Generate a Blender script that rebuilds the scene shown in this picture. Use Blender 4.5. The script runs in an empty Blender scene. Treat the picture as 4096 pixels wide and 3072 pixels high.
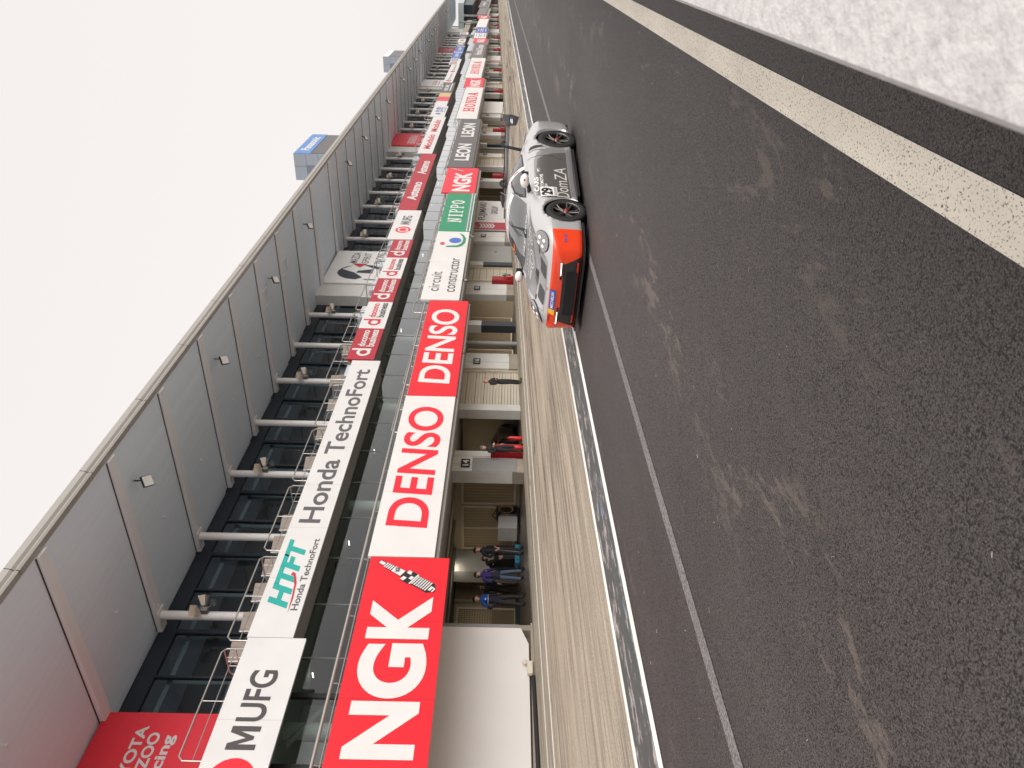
import bpy, bmesh, math, random
from mathutils import Vector, Matrix, Euler
from mathutils.bvhtree import BVHTree
random.seed(7)
SC = bpy.context.scene
COL = SC.collection
# ------------------------------------------------------------------ camera
H0 = 1.55
e_right = Vector((0.5073442, -0.8614499, 0.0224937))      # to the right of the upright view
e_down = Vector((0.0050426, -0.0231343, -0.9997196))
e_fwd = Vector((0.8617287, 0.5073154, -0.0073931))
cd = bpy.data.cameras.new('camera'); cam = bpy.data.objects.new('camera', cd); COL.objects.link(cam)
cd.sensor_fit = 'HORIZONTAL'; cd.sensor_width = 36.0; cd.lens = 36.0 * 3076.0 / 4096.0
cd.clip_start = 0.05; cd.clip_end = 6000
# the phone was held on its side: the picture's right is the world's down
cx, cy, cz = e_down, e_right, -e_fwd
cam.matrix_world = Matrix(((cx.x, cy.x, cz.x, 0), (cx.y, cy.y, cz.y, 0), (cx.z, cy.z, cz.z, H0), (0, 0, 0, 1)))
cd.dof.use_dof = True; cd.dof.focus_distance = 5.5; cd.dof.aperture_fstop = 7.0
SC.camera = cam
# ------------------------------------------------------------------ sky, sun, exposure (overcast)
w = bpy.data.worlds.new('World'); SC.world = w; w.use_nodes = True
nt = w.node_tree; nt.nodes.clear()
sky = nt.nodes.new('ShaderNodeTexSky'); sky.sky_type = 'NISHITA'; sky.sun_disc = False
SUN_EL, SUN_AZ = math.radians(28), math.radians(198)
sky.sun_elevation = SUN_EL; sky.sun_rotation = SUN_AZ; sky.air_density = 1.0; sky.dust_density = 6.0; sky.ozone_density = 1.0
hs = nt.nodes.new('ShaderNodeHueSaturation'); hs.inputs['Saturation'].default_value = 0.06
mx = nt.nodes.new('ShaderNodeMix'); mx.data_type = 'RGBA'; mx.inputs['Factor'].default_value = 0.82
mx.inputs['B'].default_value = (5.12, 4.86, 4.75, 1)
bg = nt.nodes.new('ShaderNodeBackground'); bg.inputs['Strength'].default_value = 0.1
wo = nt.nodes.new('ShaderNodeOutputWorld')
nt.links.new(sky.outputs[0], hs.inputs['Color']); nt.links.new(hs.outputs[0], mx.inputs['A'])
nt.links.new(mx.outputs['Result'], bg.inputs['Color']); nt.links.new(bg.outputs[0], wo.inputs['Surface'])
sl = bpy.data.lights.new('sun', 'SUN'); sl.energy = 1.15; sl.angle = math.radians(60); sl.color = (1, .975, .95)
sun = bpy.data.objects.new('sun', sl); COL.objects.link(sun)
sdir = Vector((math.sin(SUN_AZ) * math.cos(SUN_EL), math.cos(SUN_AZ) * math.cos(SUN_EL), math.sin(SUN_EL)))
sun.rotation_euler = sdir.to_track_quat('Z', 'Y').to_euler()
SC.view_settings.view_transform = 'Standard'; SC.view_settings.look = 'None'
SC.view_settings.exposure = 1.0; SC.view_settings.gamma = 1.0
SC.cycles.max_bounces = 8
# ------------------------------------------------------------------ ground plane
GS, GB = 0.025207, 0.014794            # the pit lane climbs along X and towards the garages
def g(x, y): return GS * x + GB * y
# ------------------------------------------------------------------ materials
def lin(r, g_, b):
    f = lambda c: (c / 255 / 12.92) if c / 255 <= .04045 else ((c / 255 + .055) / 1.055) ** 2.4
    return (f(r), f(g_), f(b), 1)
MATS = {}
def mat(name, col, rough=.6, metal=0., spec=.5, noise=0., nscale=3., bump=0., bscale=40., coat=0., stretch=None):
    if name in MATS: return MATS[name]
    m = bpy.data.materials.new(name); m.use_nodes = True; n = m.node_tree; p = n.nodes['Principled BSDF']
    p.inputs['Base Color'].default_value = col; p.inputs['Roughness'].default_value = rough
    p.inputs['Metallic'].default_value = metal; p.inputs['Specular IOR Level'].default_value = spec
    if coat: p.inputs['Coat Weight'].default_value = coat; p.inputs['Coat Roughness'].default_value = .05
    if noise or bump:
        tc = n.nodes.new('ShaderNodeTexCoord'); src = tc.outputs['Object']
        if stretch:
            mp = n.nodes.new('ShaderNodeMapping'); mp.inputs['Scale'].default_value = stretch
            n.links.new(src, mp.inputs['Vector']); src = mp.outputs[0]
    if noise:
        t = n.nodes.new('ShaderNodeTexNoise'); t.inputs['Scale'].default_value = nscale; t.inputs['Detail'].default_value = 6
        n.links.new(src, t.inputs['Vector'])
        r = n.nodes.new('ShaderNodeMapRange'); r.inputs['From Min'].default_value = .25; r.inputs['From Max'].default_value = .75
        r.inputs['To Min'].default_value = 1 - noise; r.inputs['To Max'].default_value = 1 + noise * .6
        n.links.new(t.outputs['Fac'], r.inputs['Value'])
        mm = n.nodes.new('ShaderNodeMix'); mm.data_type = 'RGBA'; mm.blend_type = 'MULTIPLY'; mm.inputs['Factor'].default_value = 1
        mm.inputs['A'].default_value = col; n.links.new(r.outputs[0], mm.inputs['B']); n.links.new(mm.outputs['Result'], p.inputs['Base Color'])
    if bump:
        t2 = n.nodes.new('ShaderNodeTexNoise'); t2.inputs['Scale'].default_value = bscale; t2.inputs['Detail'].default_value = 4
        n.links.new(src, t2.inputs['Vector'])
        b = n.nodes.new('ShaderNodeBump'); b.inputs['Strength'].default_value = bump; b.inputs['Distance'].default_value = .02
        n.links.new(t2.outputs['Fac'], b.inputs['Height']); n.links.new(b.outputs[0], p.inputs['Normal'])
    MATS[name] = m
    return m
def glass(name, tint=(.9, .95, .93, 1), rough=.02, trans=.75, coat_=False):
    """clear or tinted pane: mirror-like by Fresnel, otherwise lets the view through"""
    if name in MATS: return MATS[name]
    m = bpy.data.materials.new(name); m.use_nodes = True; n = m.node_tree; n.nodes.clear()
    o = n.nodes.new('ShaderNodeOutputMaterial'); f = n.nodes.new('ShaderNodeFresnel'); f.inputs['IOR'].default_value = 1.6
    gl = n.nodes.new('ShaderNodeBsdfGlossy'); gl.inputs['Roughness'].default_value = rough; gl.inputs['Color'].default_value = (.9, .93, .95, 1)
    tr = n.nodes.new('ShaderNodeBsdfTransparent'); tr.inputs['Color'].default_value = (tint[0] * trans, tint[1] * trans, tint[2] * trans, 1)
    mx_ = n.nodes.new('ShaderNodeMixShader')
    if coat_:
        r_ = n.nodes.new('ShaderNodeMapRange'); r_.inputs['From Min'].default_value = .06; r_.inputs['From Max'].default_value = .30; r_.inputs['To Max'].default_value = .95; r_.inputs['To Min'].default_value = .09
        n.links.new(f.outputs[0], r_.inputs['Value']); n.links.new(r_.outputs[0], mx_.inputs[0])
    else: n.links.new(f.outputs[0], mx_.inputs[0])
    n.links.new(tr.outputs[0], mx_.inputs[1]); n.links.new(gl.outputs[0], mx_.inputs[2])
    n.links.new(mx_.outputs[0], o.inputs['Surface'])
    MATS[name] = m
    return m
def mesh_mat(name, col, cover=.5):
    """expanded metal: fine diagonal grid with open gaps"""
    if name in MATS: return MATS[name]
    m = bpy.data.materials.new(name); m.use_nodes = True; n = m.node_tree; n.nodes.clear()
    o = n.nodes.new('ShaderNodeOutputMaterial'); tc = n.nodes.new('ShaderNodeTexCoord'); mp = n.nodes.new('ShaderNodeMapping')
    mp.inputs['Rotation'].default_value = (0, math.radians(45), 0); mp.inputs['Scale'].default_value = (14, 14, 14)
    ck = n.nodes.new('ShaderNodeTexChecker'); ck.inputs['Scale'].default_value = 1.0
    ns = n.nodes.new('ShaderNodeTexWave'); ns.inputs['Scale'].default_value = 1.2
    d = n.nodes.new('ShaderNodeBsdfDiffuse'); d.inputs['Color'].default_value = col
    t = n.nodes.new('ShaderNodeBsdfTransparent'); x = n.nodes.new('ShaderNodeMixShader')
    r = n.nodes.new('ShaderNodeMapRange'); r.inputs['To Min'].default_value = cover * .6; r.inputs['To Max'].default_value = min(1, cover * 1.4)
    n.links.new(tc.outputs['Object'], mp.inputs['Vector']); n.links.new(mp.outputs[0], ck.inputs['Vector'])
    n.links.new(ck.outputs['Fac'], r.inputs['Value']); n.links.new(r.outputs[0], x.inputs[0])
    n.links.new(t.outputs[0], x.inputs[1]); n.links.new(d.outputs[0], x.inputs[2]); n.links.new(x.outputs[0], o.inputs['Surface'])
    MATS[name] = m
    return m
def emit(name, col, s):
    m = bpy.data.materials.new(name); m.use_nodes = True
    p = m.node_tree.nodes['Principled BSDF']; p.inputs['Base Color'].default_value = col
    p.inputs['Emission Color'].default_value = col; p.inputs['Emission Strength'].default_value = s
    MATS[name] = m
    return m
# ------------------------------------------------------------------ mesh builder
class MB:
    def __init__(s): s.v = []; s.f = []; s.mi = []; s.sm = []
    def add(s, vs, fs, mi=0, smooth=False):
        b = len(s.v); s.v += [tuple(q) for q in vs]
        for q in fs: s.f.append([b + i for i in q]); s.mi.append(mi); s.sm.append(smooth)
        return s
    def box(s, x0, x1, y0, y1, z0, z1, mi=0, M=None):
        vs = [Vector((x, y, z)) for x in (x0, x1) for y in (y0, y1) for z in (z0, z1)]
        if M is not None: vs = [M @ q for q in vs]
        return s.add(vs, [(0, 1, 3, 2), (4, 6, 7, 5), (0, 4, 5, 1), (2, 3, 7, 6), (0, 2, 6, 4), (1, 5, 7, 3)], mi)
    def quad(s, a, b, c, d, mi=0): return s.add([a, b, c, d], [(0, 1, 2, 3)], mi)
    def prism(s, pts, d, mi=0):
        n = len(pts); d = Vector(d); P = [Vector(p) for p in pts]
        vs = P + [p + d for p in P]
        fs = [list(range(n))[::-1], list(range(n, 2 * n))] + [(i, (i + 1) % n, n + (i + 1) % n, n + i) for i in range(n)]
        return s.add(vs, fs, mi)
    def tube(s, pts, r, seg=8, mi=0, cap=True, smooth=True):
        P = [Vector(p) for p in pts]; rings = []; rr = r if isinstance(r, (list, tuple)) else [r] * len(P)
        up = None
        for i, p in enumerate(P):
            t = (P[min(i + 1, len(P) - 1)] - P[max(i - 1, 0)]).normalized()
            if up is None: up = Vector((0, 0, 1)) if abs(t.z) < .9 else Vector((1, 0, 0))
            a = t.cross(up).normalized(); up = a.cross(t).normalized()
            rings.append([p + (a * math.cos(k * 2 * math.pi / seg) + up * math.sin(k * 2 * math.pi / seg)) * rr[i] for k in range(seg)])
        vs = [q for R_ in rings for q in R_]; fs = []
        for i in range(len(P) - 1):
            for k in range(seg): fs.append((i * seg + k, i * seg + (k + 1) % seg, (i + 1) * seg + (k + 1) % seg, (i + 1) * seg + k))
        s.add(vs, fs, mi, smooth)
        if cap:
            s.add(rings[0], [list(range(seg))[::-1]], mi); s.add(rings[-1], [list(range(seg))], mi)
        return s
    def lathe(s, prof, M, seg=32, mi=0, smooth=True, closed=False):
        """profile of (r, h) turned round the local Z of M"""
        vs = []; n = len(prof)
        for k in range(seg):
            a = 2 * math.pi * k / seg
            for r, h in prof: vs.append(M @ Vector((r * math.cos(a), r * math.sin(a), h)))
        fs = []
        for k in range(seg):
            for i in range(n if closed else n - 1):
                j = (i + 1) % n
                fs.append((k * n + i, ((k + 1) % seg) * n + i, ((k + 1) % seg) * n + j, k * n + j))
        return s.add(vs, fs, mi, smooth)
    def ball(s, c, r, seg=12, rings=8, mi=0, M=None):
        r = r if isinstance(r, (tuple, list)) else (r, r, r); vs = []; c = Vector(c)
        for i in range(rings + 1):
            th = math.pi * i / rings
            for k in range(seg):
                ph = 2 * math.pi * k / seg
                q = Vector((r[0] * math.sin(th) * math.cos(ph), r[1] * math.sin(th) * math.sin(ph), r[2] * math.cos(th)))
                vs.append(c + ((M @ q) if M is not None else q))
        fs = [(i * seg + k, (i + 1) * seg + k, (i + 1) * seg + (k + 1) % seg, i * seg + (k + 1) % seg) for i in range(rings) for k in range(seg)]
        return s.add(vs, fs, mi, True)
    def build(s, name, mats, parent=None, bevel=0.):
        me = bpy.data.meshes.new(name); me.from_pydata(s.v, [], s.f); me.update()
        mats = mats if isinstance(mats, (list, tuple)) else [mats]
        for m in mats: me.materials.append(m)
        for p, mi, sm in zip(me.polygons, s.mi, s.sm): p.material_index = mi; p.use_smooth = sm
        o = bpy.data.objects.new(name, me); COL.objects.link(o)
        if parent is not None: o.parent = parent
        if bevel:
            b = o.modifiers.new('bevel', 'BEVEL'); b.width = bevel; b.segments = 2; b.limit_method = 'ANGLE'
        return o
def tag(o, label, cat, group=None):
    o['label'] = label; o['category'] = cat
    if group: o['group'] = group
    return o
def structure(o): o['kind'] = 'structure'; return o
def thing(name, label, cat, loc=(0, 0, 0), rz=0., group=None):
    o = bpy.data.objects.new(name, None); COL.objects.link(o); o.location = loc; o.rotation_euler = (0, 0, rz); o.empty_display_size = .3
    return tag(o, label, cat, group)
ORD = ['first', 'second', 'third', 'fourth', 'fifth', 'sixth', 'seventh', 'eighth', 'ninth', 'tenth', 'eleventh', 'twelfth', 'thirteenth', 'fourteenth', 'fifteenth', 'sixteenth', 'seventeenth', 'eighteenth', 'nineteenth', 'twentieth', 'twenty-first', 'twenty-second', 'twenty-third', 'twenty-fourth', 'twenty-fifth', 'twenty-sixth', 'twenty-seventh', 'twenty-eighth', 'twenty-ninth', 'thirtieth', 'thirty-first', 'thirty-second', 'thirty-third', 'thirty-fourth', 'thirty-fifth', 'thirty-sixth']
# ------------------------------------------------------------------ lettering
TXT = {}
def text_geo(t, bold=0., shear=0.):
    k = (t, bold, shear)
    if k in TXT: return TXT[k]
    c = bpy.data.curves.new('t', 'FONT'); c.body = t; c.size = 1; c.offset = bold; c.shear = shear; c.resolution_u = 9; c.fill_mode = 'FRONT'
    o = bpy.data.objects.new('t', c); COL.objects.link(o)
    dg = bpy.context.evaluated_depsgraph_get(); me = bpy.data.meshes.new_from_object(o.evaluated_get(dg))
    vs = [(v.co.x, v.co.y) for v in me.vertices]; fs = [list(p.vertices) for p in me.polygons]
    bpy.data.objects.remove(o); bpy.data.curves.remove(c); bpy.data.meshes.remove(me)
    if not vs: TXT[k] = ([], []); return TXT[k]
    x0 = min(v[0] for v in vs); x1 = max(v[0] for v in vs); y0 = min(v[1] for v in vs); y1 = max(v[1] for v in vs)
    vs = [((x - x0) / (x1 - x0), (y - y0) / (y1 - y0)) for x, y in vs]
    TXT[k] = (vs, fs); return TXT[k]
def ell(cx_, cz_, rx, rz, n=28, a0=0., a1=360.):
    return [(cx_ + rx * math.cos(math.radians(a0 + (a1 - a0) * i / (n if a1 - a0 >= 360 else n - 1))), cz_ + rz * math.sin(math.radians(a0 + (a1 - a0) * i / (n if a1 - a0 >= 360 else n - 1)))) for i in range(n)]
def slab_letters(word, th=.2, sl=.14):
    """slab-serif capitals drawn as polygons in a 0..1 box; returns a list of polygons"""
    out = []; n = len(word); cw = 1.0 / n
    for i, ch in enumerate(word):
        L = []
        def r(x0, x1, z0, z1): L.append([(x0, z0), (x1, z0), (x1, z1), (x0, z1)])
        st = .24
        if ch == 'H':
            r(.1, .1 + st, 0, 1); r(.9 - st, .9, 0, 1); r(.1 + st, .9 - st, .42, .58)
            for a in (0, .56):
                r(a, .1, 0, sl); r(.1 + st, .44, 0, sl) if a == 0 else r(.9, 1, 0, sl)
                r(a, .1, 1 - sl, 1) if a == 0 else r(.9, 1, 1 - sl, 1)
            r(.56, .9 - st, 0, sl); r(.56, .9 - st, 1 - sl, 1); r(.1 + st, .44, 1 - sl, 1); L = [q for q in L if q[1][0] > q[0][0]]
        elif ch == 'O':
            o_ = ell(.5, .5, .47, .5, 32); i_ = ell(.5, .5, .24, .34, 32)
            for k in range(32): L.append([o_[k], o_[(k + 1) % 32], i_[(k + 1) % 32], i_[k]])
        elif ch == 'N':
            r(.1, .28, 0, 1); r(.72, .9, 0, 1); L.append([(.1, 1), (.34, 1), (.9, 0), (.66, 0)])
            r(0, .1, 0, sl); r(.28, .38, 0, sl); r(0, .1, 1 - sl, 1); r(.62, .72, 1 - sl, 1); r(.9, 1, 1 - sl, 1)
        elif ch == 'D':
            r(.08, .08 + st, 0, 1); r(0, .08, 0, sl); r(0, .08, 1 - sl, 1)
            o_ = ell(.45, .5, .5, .5, 17, -90, 90); i_ = ell(.45, .5, .25, .5 - sl, 17, -90, 90)
            for k in range(16): L.append([o_[k], o_[k + 1], i_[k + 1], i_[k]])
            r(.08 + st, .45, 0, sl); r(.08 + st, .45, 1 - sl, 1)
        elif ch == 'A':
            L.append([(.08, 0), (.27, 0), (.55, 1), (.36, 1)]); L.append([(.92, 0), (.66, 0), (.38, 1), (.64, 1)])
            r(.3, .7, .24, .38); r(0, .08, 0, sl); r(.27, .36, 0, sl); r(.56, .66, 0, sl); r(.92, 1, 0, sl)
        elif ch == 'I':
            r(.36, .64, 0, 1); r(.2, .36, 0, .1); r(.64, .8, 0, .1); r(.2, .36, .9, 1); r(.64, .8, .9, 1)
        elif ch == 'P':
            r(.12, .34, 0, 1); r(0, .12, 0, .09); r(.34, .46, 0, .09); r(0, .12, .91, 1)
            o_ = ell(.5, .72, .42, .28, 17, -90, 90); i_ = ell(.5, .72, .2, .19, 17, -90, 90)
            for k in range(16): L.append([o_[k], o_[k + 1], i_[k + 1], i_[k]])
            r(.34, .5, .44, .53); r(.34, .5, .91, 1)
        out += [[((i + .06 + .88 * x) * cw, z) for x, z in q] for q in L]
    return out
def lay(mb, items, fr, mats, k0=0):
    """items laid on a flat face: fr(fx, fz, lift) gives the world point"""
    for k, it in enumerate(items):
        lift = .004 + .0012 * (k + k0); kind = it[0]; mi = mats(it[-1])
        if kind == 't':
            _, s, x0, x1, z0, z1, bold, shear, _c = it
            vs, fs = text_geo(s, bold, shear)
            mb.add([fr(x0 + (x1 - x0) * a, z0 + (z1 - z0) * b, lift) for a, b in vs], fs, mi)
        elif kind == 'slab':
            _, s, x0, x1, z0, z1, _c = it
            for q in slab_letters(s): mb.add([fr(x0 + (x1 - x0) * a, z0 + (z1 - z0) * b, lift) for a, b in q], [list(range(len(q)))], mi)
        elif kind == 'r':
            _, x0, x1, z0, z1, _c = it
            mb.add([fr(x0, z0, lift), fr(x1, z0, lift), fr(x1, z1, lift), fr(x0, z1, lift)], [(0, 1, 2, 3)], mi)
        elif kind == 'p':
            mb.add([fr(a, b, lift) for a, b in it[1]], [list(range(len(it[1])))], mi)
        elif kind == 'e':
            _, a, b, rx, rz, _c = it; q = ell(a, b, rx, rz); mb.add([fr(u, v, lift) for u, v in q], [list(range(len(q)))], mi)
        elif kind == 'ring':
            _, a, b, rx, rz, tx, tz, a0, a1, _c = it; n_ = 25
            o_ = ell(a, b, rx, rz, n_, a0, a1); i_ = ell(a, b, rx - tx, rz - tz, n_, a0, a1)
            for j in range(n_ - 1 if a1 - a0 < 360 else n_):
                mb.add([fr(*q, lift) for q in (o_[j], o_[(j + 1) % n_], i_[(j + 1) % n_], i_[j])], [(0, 1, 2, 3)], mi)
def printed(rgb, rough=.45):
    return mat('print_%d_%d_%d' % rgb, lin(*rgb), rough=rough, noise=.05, nscale=1.3)
def board(name, label, X0, X1, z0, z1, Y, bgc, items, depth=.09, cat='sign', group=None, part='lettering'):
    """a flat board facing the pit lane: a mesh with its lettering as a child"""
    mb = MB().box(X0, X1, Y, Y + depth, z0, z1)
    o = mb.build(name, printed(bgc)); tag(o, label, cat, group)
    if X1 - X0 > 5 and Y < 18:
        n_ = max(2, round((X1 - X0) / 2.4)); c_ = tuple(int(v * .9) for v in bgc)
        for k in range(1, n_): xj = X0 + (X1 - X0) * k / n_; MB().quad((xj - .008, Y - .0025, z0), (xj + .008, Y - .0025, z0), (xj + .008, Y - .0025, z1), (xj - .008, Y - .0025, z1)).build('panel_joint', printed(c_), o)
    fr = lambda fx, fz, l: (X0 + (X1 - X0) * fx, Y - l, z0 + (z1 - z0) * fz)
    shapes = MB(); sm = []
    for k, it in enumerate(items):
        if it[0] in ('t', 'slab'):
            b2 = MB(); lay(b2, [it], fr, lambda c: 0, k); b2.build(part, printed(it[-1]), o)
        else:
            if it[-1] not in sm: sm.append(it[-1])
            lay(shapes, [it], fr, lambda c: sm.index(c), k)
    if sm: shapes.build('emblem', [printed(c) for c in sm], o)
    return o
# ================================================================== GROUND
def ramp_node(n, src, stops):
    r = n.nodes.new('ShaderNodeValToRGB'); el = r.color_ramp.elements
    el[0].position, el[0].color = stops[0]; el[1].position, el[1].color = stops[-1]
    for p_, c in stops[1:-1]:
        e = el.new(p_); e.color = c
    n.links.new(src, r.inputs['Fac']); return r.outputs[0]
def noise_node(n, vec, scale, detail=4, rough=.5, stretch=(1, 1, 1), dist=0.):
    mp = n.nodes.new('ShaderNodeMapping'); mp.inputs['Scale'].default_value = stretch; n.links.new(vec, mp.inputs['Vector'])
    t = n.nodes.new('ShaderNodeTexNoise'); t.inputs['Scale'].default_value = scale; t.inputs['Detail'].default_value = detail
    t.inputs['Roughness'].default_value = rough; t.inputs['Distortion'].default_value = dist
    n.links.new(mp.outputs[0], t.inputs['Vector']); return t.outputs['Fac']
def mix_node(n, fac, a, b, mode='MIX'):
    m = n.nodes.new('ShaderNodeMix'); m.data_type = 'RGBA'; m.blend_type = mode
    for s_, v in (('Factor', fac), ('A', a), ('B', b)):
        if hasattr(v, 'is_linked'): n.links.new(v, m.inputs[s_])
        else: m.inputs[s_].default_value = v
    return m.outputs['Result']
def math_node(n, op, a, b):
    m = n.nodes.new('ShaderNodeMath'); m.operation = op; m.use_clamp = True
    for i, v in ((0, a), (1, b)):
        if hasattr(v, 'is_linked'): n.links.new(v, m.inputs[i])
        else: m.inputs[i].default_value = v
    return m.outputs[0]
def gray(v): return (v, v, v, 1)
def new_mat(name):
    m = bpy.data.materials.new(name); m.use_nodes = True; n = m.node_tree; MATS[name] = m
    tc = n.nodes.new('ShaderNodeTexCoord'); return m, n, n.nodes['Principled BSDF'], tc.outputs['Object']
def make_asphalt():
    m, n, p, o = new_mat('asphalt')
    st = n.nodes.new('ShaderNodeTexVoronoi'); st.feature = 'F1'; st.inputs['Scale'].default_value = 125; n.links.new(o, st.inputs['Vector'])
    stones = ramp_node(n, st.outputs['Distance'], [(.25, gray(1.05)), (.6, gray(.55)), (.82, gray(.12))])
    tone = ramp_node(n, noise_node(n, o, 60, 3), [(.3, gray(.72)), (.7, gray(1.3))])
    big = ramp_node(n, noise_node(n, o, .5, 5, .6, (.35, 1.6, 1)), [(.3, gray(.82)), (.7, gray(1.18))])
    pits = ramp_node(n, noise_node(n, o, 66, 3, .62), [(.35, gray(.1)), (.45, gray(1.0))]); base = mix_node(n, 1., lin(93, 87, 85), stones, 'MULTIPLY'); base = mix_node(n, 1., base, pits, 'MULTIPLY'); base = mix_node(n, 1., base, tone, 'MULTIPLY'); base = mix_node(n, 1., base, big, 'MULTIPLY')
    # dry dust left in the surface, drawn out along the lane
    d1 = noise_node(n, o, .9, 9, .74, (.55, 1.8, 1), .5); d2 = noise_node(n, o, 14, 5, .7, (.5, 1.3, 1))
    dust = ramp_node(n, math_node(n, 'ADD', d1, math_node(n, 'MULTIPLY', d2, .22)), [(.655, gray(0)), (.70, gray(.68))])
    sx = n.nodes.new('ShaderNodeSeparateXYZ'); n.links.new(o, sx.inputs[0])
    yy = n.nodes.new('ShaderNodeMath'); yy.operation = 'MULTIPLY'; yy.inputs[1].default_value = .125; n.links.new(sx.outputs['Y'], yy.inputs[0])
    lane = ramp_node(n, yy.outputs[0], [(.07, gray(0)), (.12, gray(.9)), (.165, gray(.7)), (.21, gray(.04)), (.275, gray(.1)), (.31, gray(1)), (.36, gray(1)), (.42, gray(.06)), (.66, gray(.1)), (.72, gray(.7)), (.75, gray(.7))])
    base = mix_node(n, math_node(n, 'MULTIPLY', dust, lane), base, lin(120, 108, 99))
    wheel_ = ramp_node(n, yy.outputs[0], [(.0, gray(.9)), (.2, gray(.97)), (.4, gray(1.04)), (.55, gray(.98)), (.72, gray(.95))]); base = mix_node(n, 1., base, wheel_, 'MULTIPLY')
    # scattered bright grains
    v2 = n.nodes.new('ShaderNodeTexVoronoi'); v2.inputs['Scale'].default_value = 22; n.links.new(o, v2.inputs['Vector'])
    gr = ramp_node(n, v2.outputs['Distance'], [(.035, gray(.8)), (.06, gray(0))])
    base = mix_node(n, gr, base, lin(165, 158, 148))
    n.links.new(base, p.inputs['Base Color']); p.inputs['Roughness'].default_value = .6; p.inputs['Specular IOR Level'].default_value = .5
    b = n.nodes.new('ShaderNodeBump'); b.inputs['Strength'].default_value = .7; b.inputs['Distance'].default_value = .006; b.invert = True
    n.links.new(st.outputs['Distance'], b.inputs['Height']); n.links.new(b.outputs[0], p.inputs['Normal']); return m
def make_apron():
    m, n, p, o = new_mat('apron_concrete')
    base = mix_node(n, 1., lin(192, 179, 160), ramp_node(n, noise_node(n, o, 38, 4, .7), [(.3, gray(.62)), (.66, gray(1.2))]), 'MULTIPLY')
    s1 = ramp_node(n, noise_node(n, o, 1, 10, .74, (.16, 5.5, 1), .35), [(.40, gray(.36)), (.56, gray(1.08))])
    s2 = ramp_node(n, noise_node(n, o, 1, 10, .78, (.4, 21, 1), .3), [(.41, gray(.42)), (.53, gray(1.06))])
    s3 = ramp_node(n, noise_node(n, o, .16, 3), [(.3, gray(.35)), (.6, gray(1))])
    st = mix_node(n, 1., s1, s2, 'MULTIPLY'); st = mix_node(n, s3, gray(1), st)
    base = mix_node(n, 1., base, st, 'MULTIPLY')
    # narrow black rubber lines
    rl = ramp_node(n, noise_node(n, o, 1, 2, .5, (.03, 3.2, 1), .08), [(.487, gray(0)), (.494, gray(.6)), (.501, gray(0))])
    base = mix_node(n, rl, base, lin(92, 84, 82))
    n.links.new(base, p.inputs['Base Color']); p.inputs['Roughness'].default_value = .78; p.inputs['Specular IOR Level'].default_value = .3
    return m
def make_paint(name, col, wear, under, scale=90, lo=.28, hi=.36):
    m, n, p, o = new_mat(name)
    f = ramp_node(n, noise_node(n, o, scale, 4, .65), [(lo, gray(1)), (hi, gray(0))])
    f2 = ramp_node(n, noise_node(n, o, 2.2, 5, .6, (.5, 2, 1)), [(.3, gray(.86)), (.7, gray(1.06))])
    base = mix_node(n, 1., col, f2, 'MULTIPLY'); base = mix_node(n, math_node(n, 'MULTIPLY', f, wear), base, under)
    n.links.new(base, p.inputs['Base Color']); p.inputs['Roughness'].default_value = .7; return m
def make_strip():
    m, n, p, o = new_mat('painted_strip')
    base = mix_node(n, 1., lin(84, 87, 87), ramp_node(n, noise_node(n, o, 2, 5, .6, (.3, 4, 1)), [(.3, gray(.85)), (.7, gray(1.15))]), 'MULTIPLY')
    gf = ramp_node(n, noise_node(n, o, .8, 3, .5, (.5, 3, 1)), [(.5, gray(0)), (.62, gray(.5))]); base = mix_node(n, gf, base, lin(72, 88, 80))
    wf = ramp_node(n, noise_node(n, o, 1.6, 9, .74, (1.1, 4.6, 1), .5), [(.55, gray(0)), (.575, gray(.9))]); base = mix_node(n, wf, base, lin(190, 180, 176))
    bf = ramp_node(n, noise_node(n, o, 1.1, 8, .62, (.8, 4, 1), .4), [(.345, gray(1)), (.36, gray(0))]); base = mix_node(n, bf, base, lin(98, 148, 196))
    n.links.new(base, p.inputs['Base Color']); p.inputs['Roughness'].default_value = .6; return m
ASPH = make_asphalt(); APRON = make_apron(); STRIP = make_strip()
W_NEAR = make_paint('white_paint_worn', lin(255, 247, 230), .95, lin(78, 73, 70), 95, .355, .435)
W_LINE = make_paint('white_paint', lin(255, 252, 246), .6, lin(120, 112, 104), 60, .24, .32)
G_LINE = make_paint('grey_faded_paint', lin(146, 141, 139), .95, lin(92, 87, 86), 55, .42, .56)
def sheet(name, x0, x1, y0, y1, lift, m, nx=1):
    mb = MB()
    for i in range(nx):
        a = x0 + (x1 - x0) * i / nx; b = x0 + (x1 - x0) * (i + 1) / nx
        mb.quad((a, y0, g(a, y0) + lift), (b, y0, g(b, y0) + lift), (b, y1, g(b, y1) + lift), (a, y1, g(a, y1) + lift))
    return structure(mb.build(name, m))
sheet('ground', -900, 900, -900, 900, -.012, mat('far_ground', lin(172, 170, 168), .9, noise=.2, nscale=.3))  # pale tone put in to bounce light up under the roof; mostly unseen
sheet('pit_lane', -80, 420, -.3, 6.9, 0, ASPH)
sheet('pit_apron', -80, 420, 6.9, 17.2, 0, APRON)
sheet('garage_floor', -40, 235, 17.2, 27, 0, mat('garage_floor_paint', lin(104, 96, 88), .35, noise=.2, nscale=1.5))
sheet('lane_line', -80, 420, .63, .80, .004, W_NEAR)
sheet('lane_line', -80, 420, 4.13, 4.27, .004, G_LINE)
sheet('painted_strip', -80, 420, 6.04, 6.80, .004, STRIP)
sheet('lane_line', -80, 420, 5.89, 6.04, .006, W_LINE)
sheet('lane_line', -80, 420, 6.80, 6.93, .006, W_LINE)
sheet('lane_line', -80, 420, 13.92, 14.08, .005, W_LINE)
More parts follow.
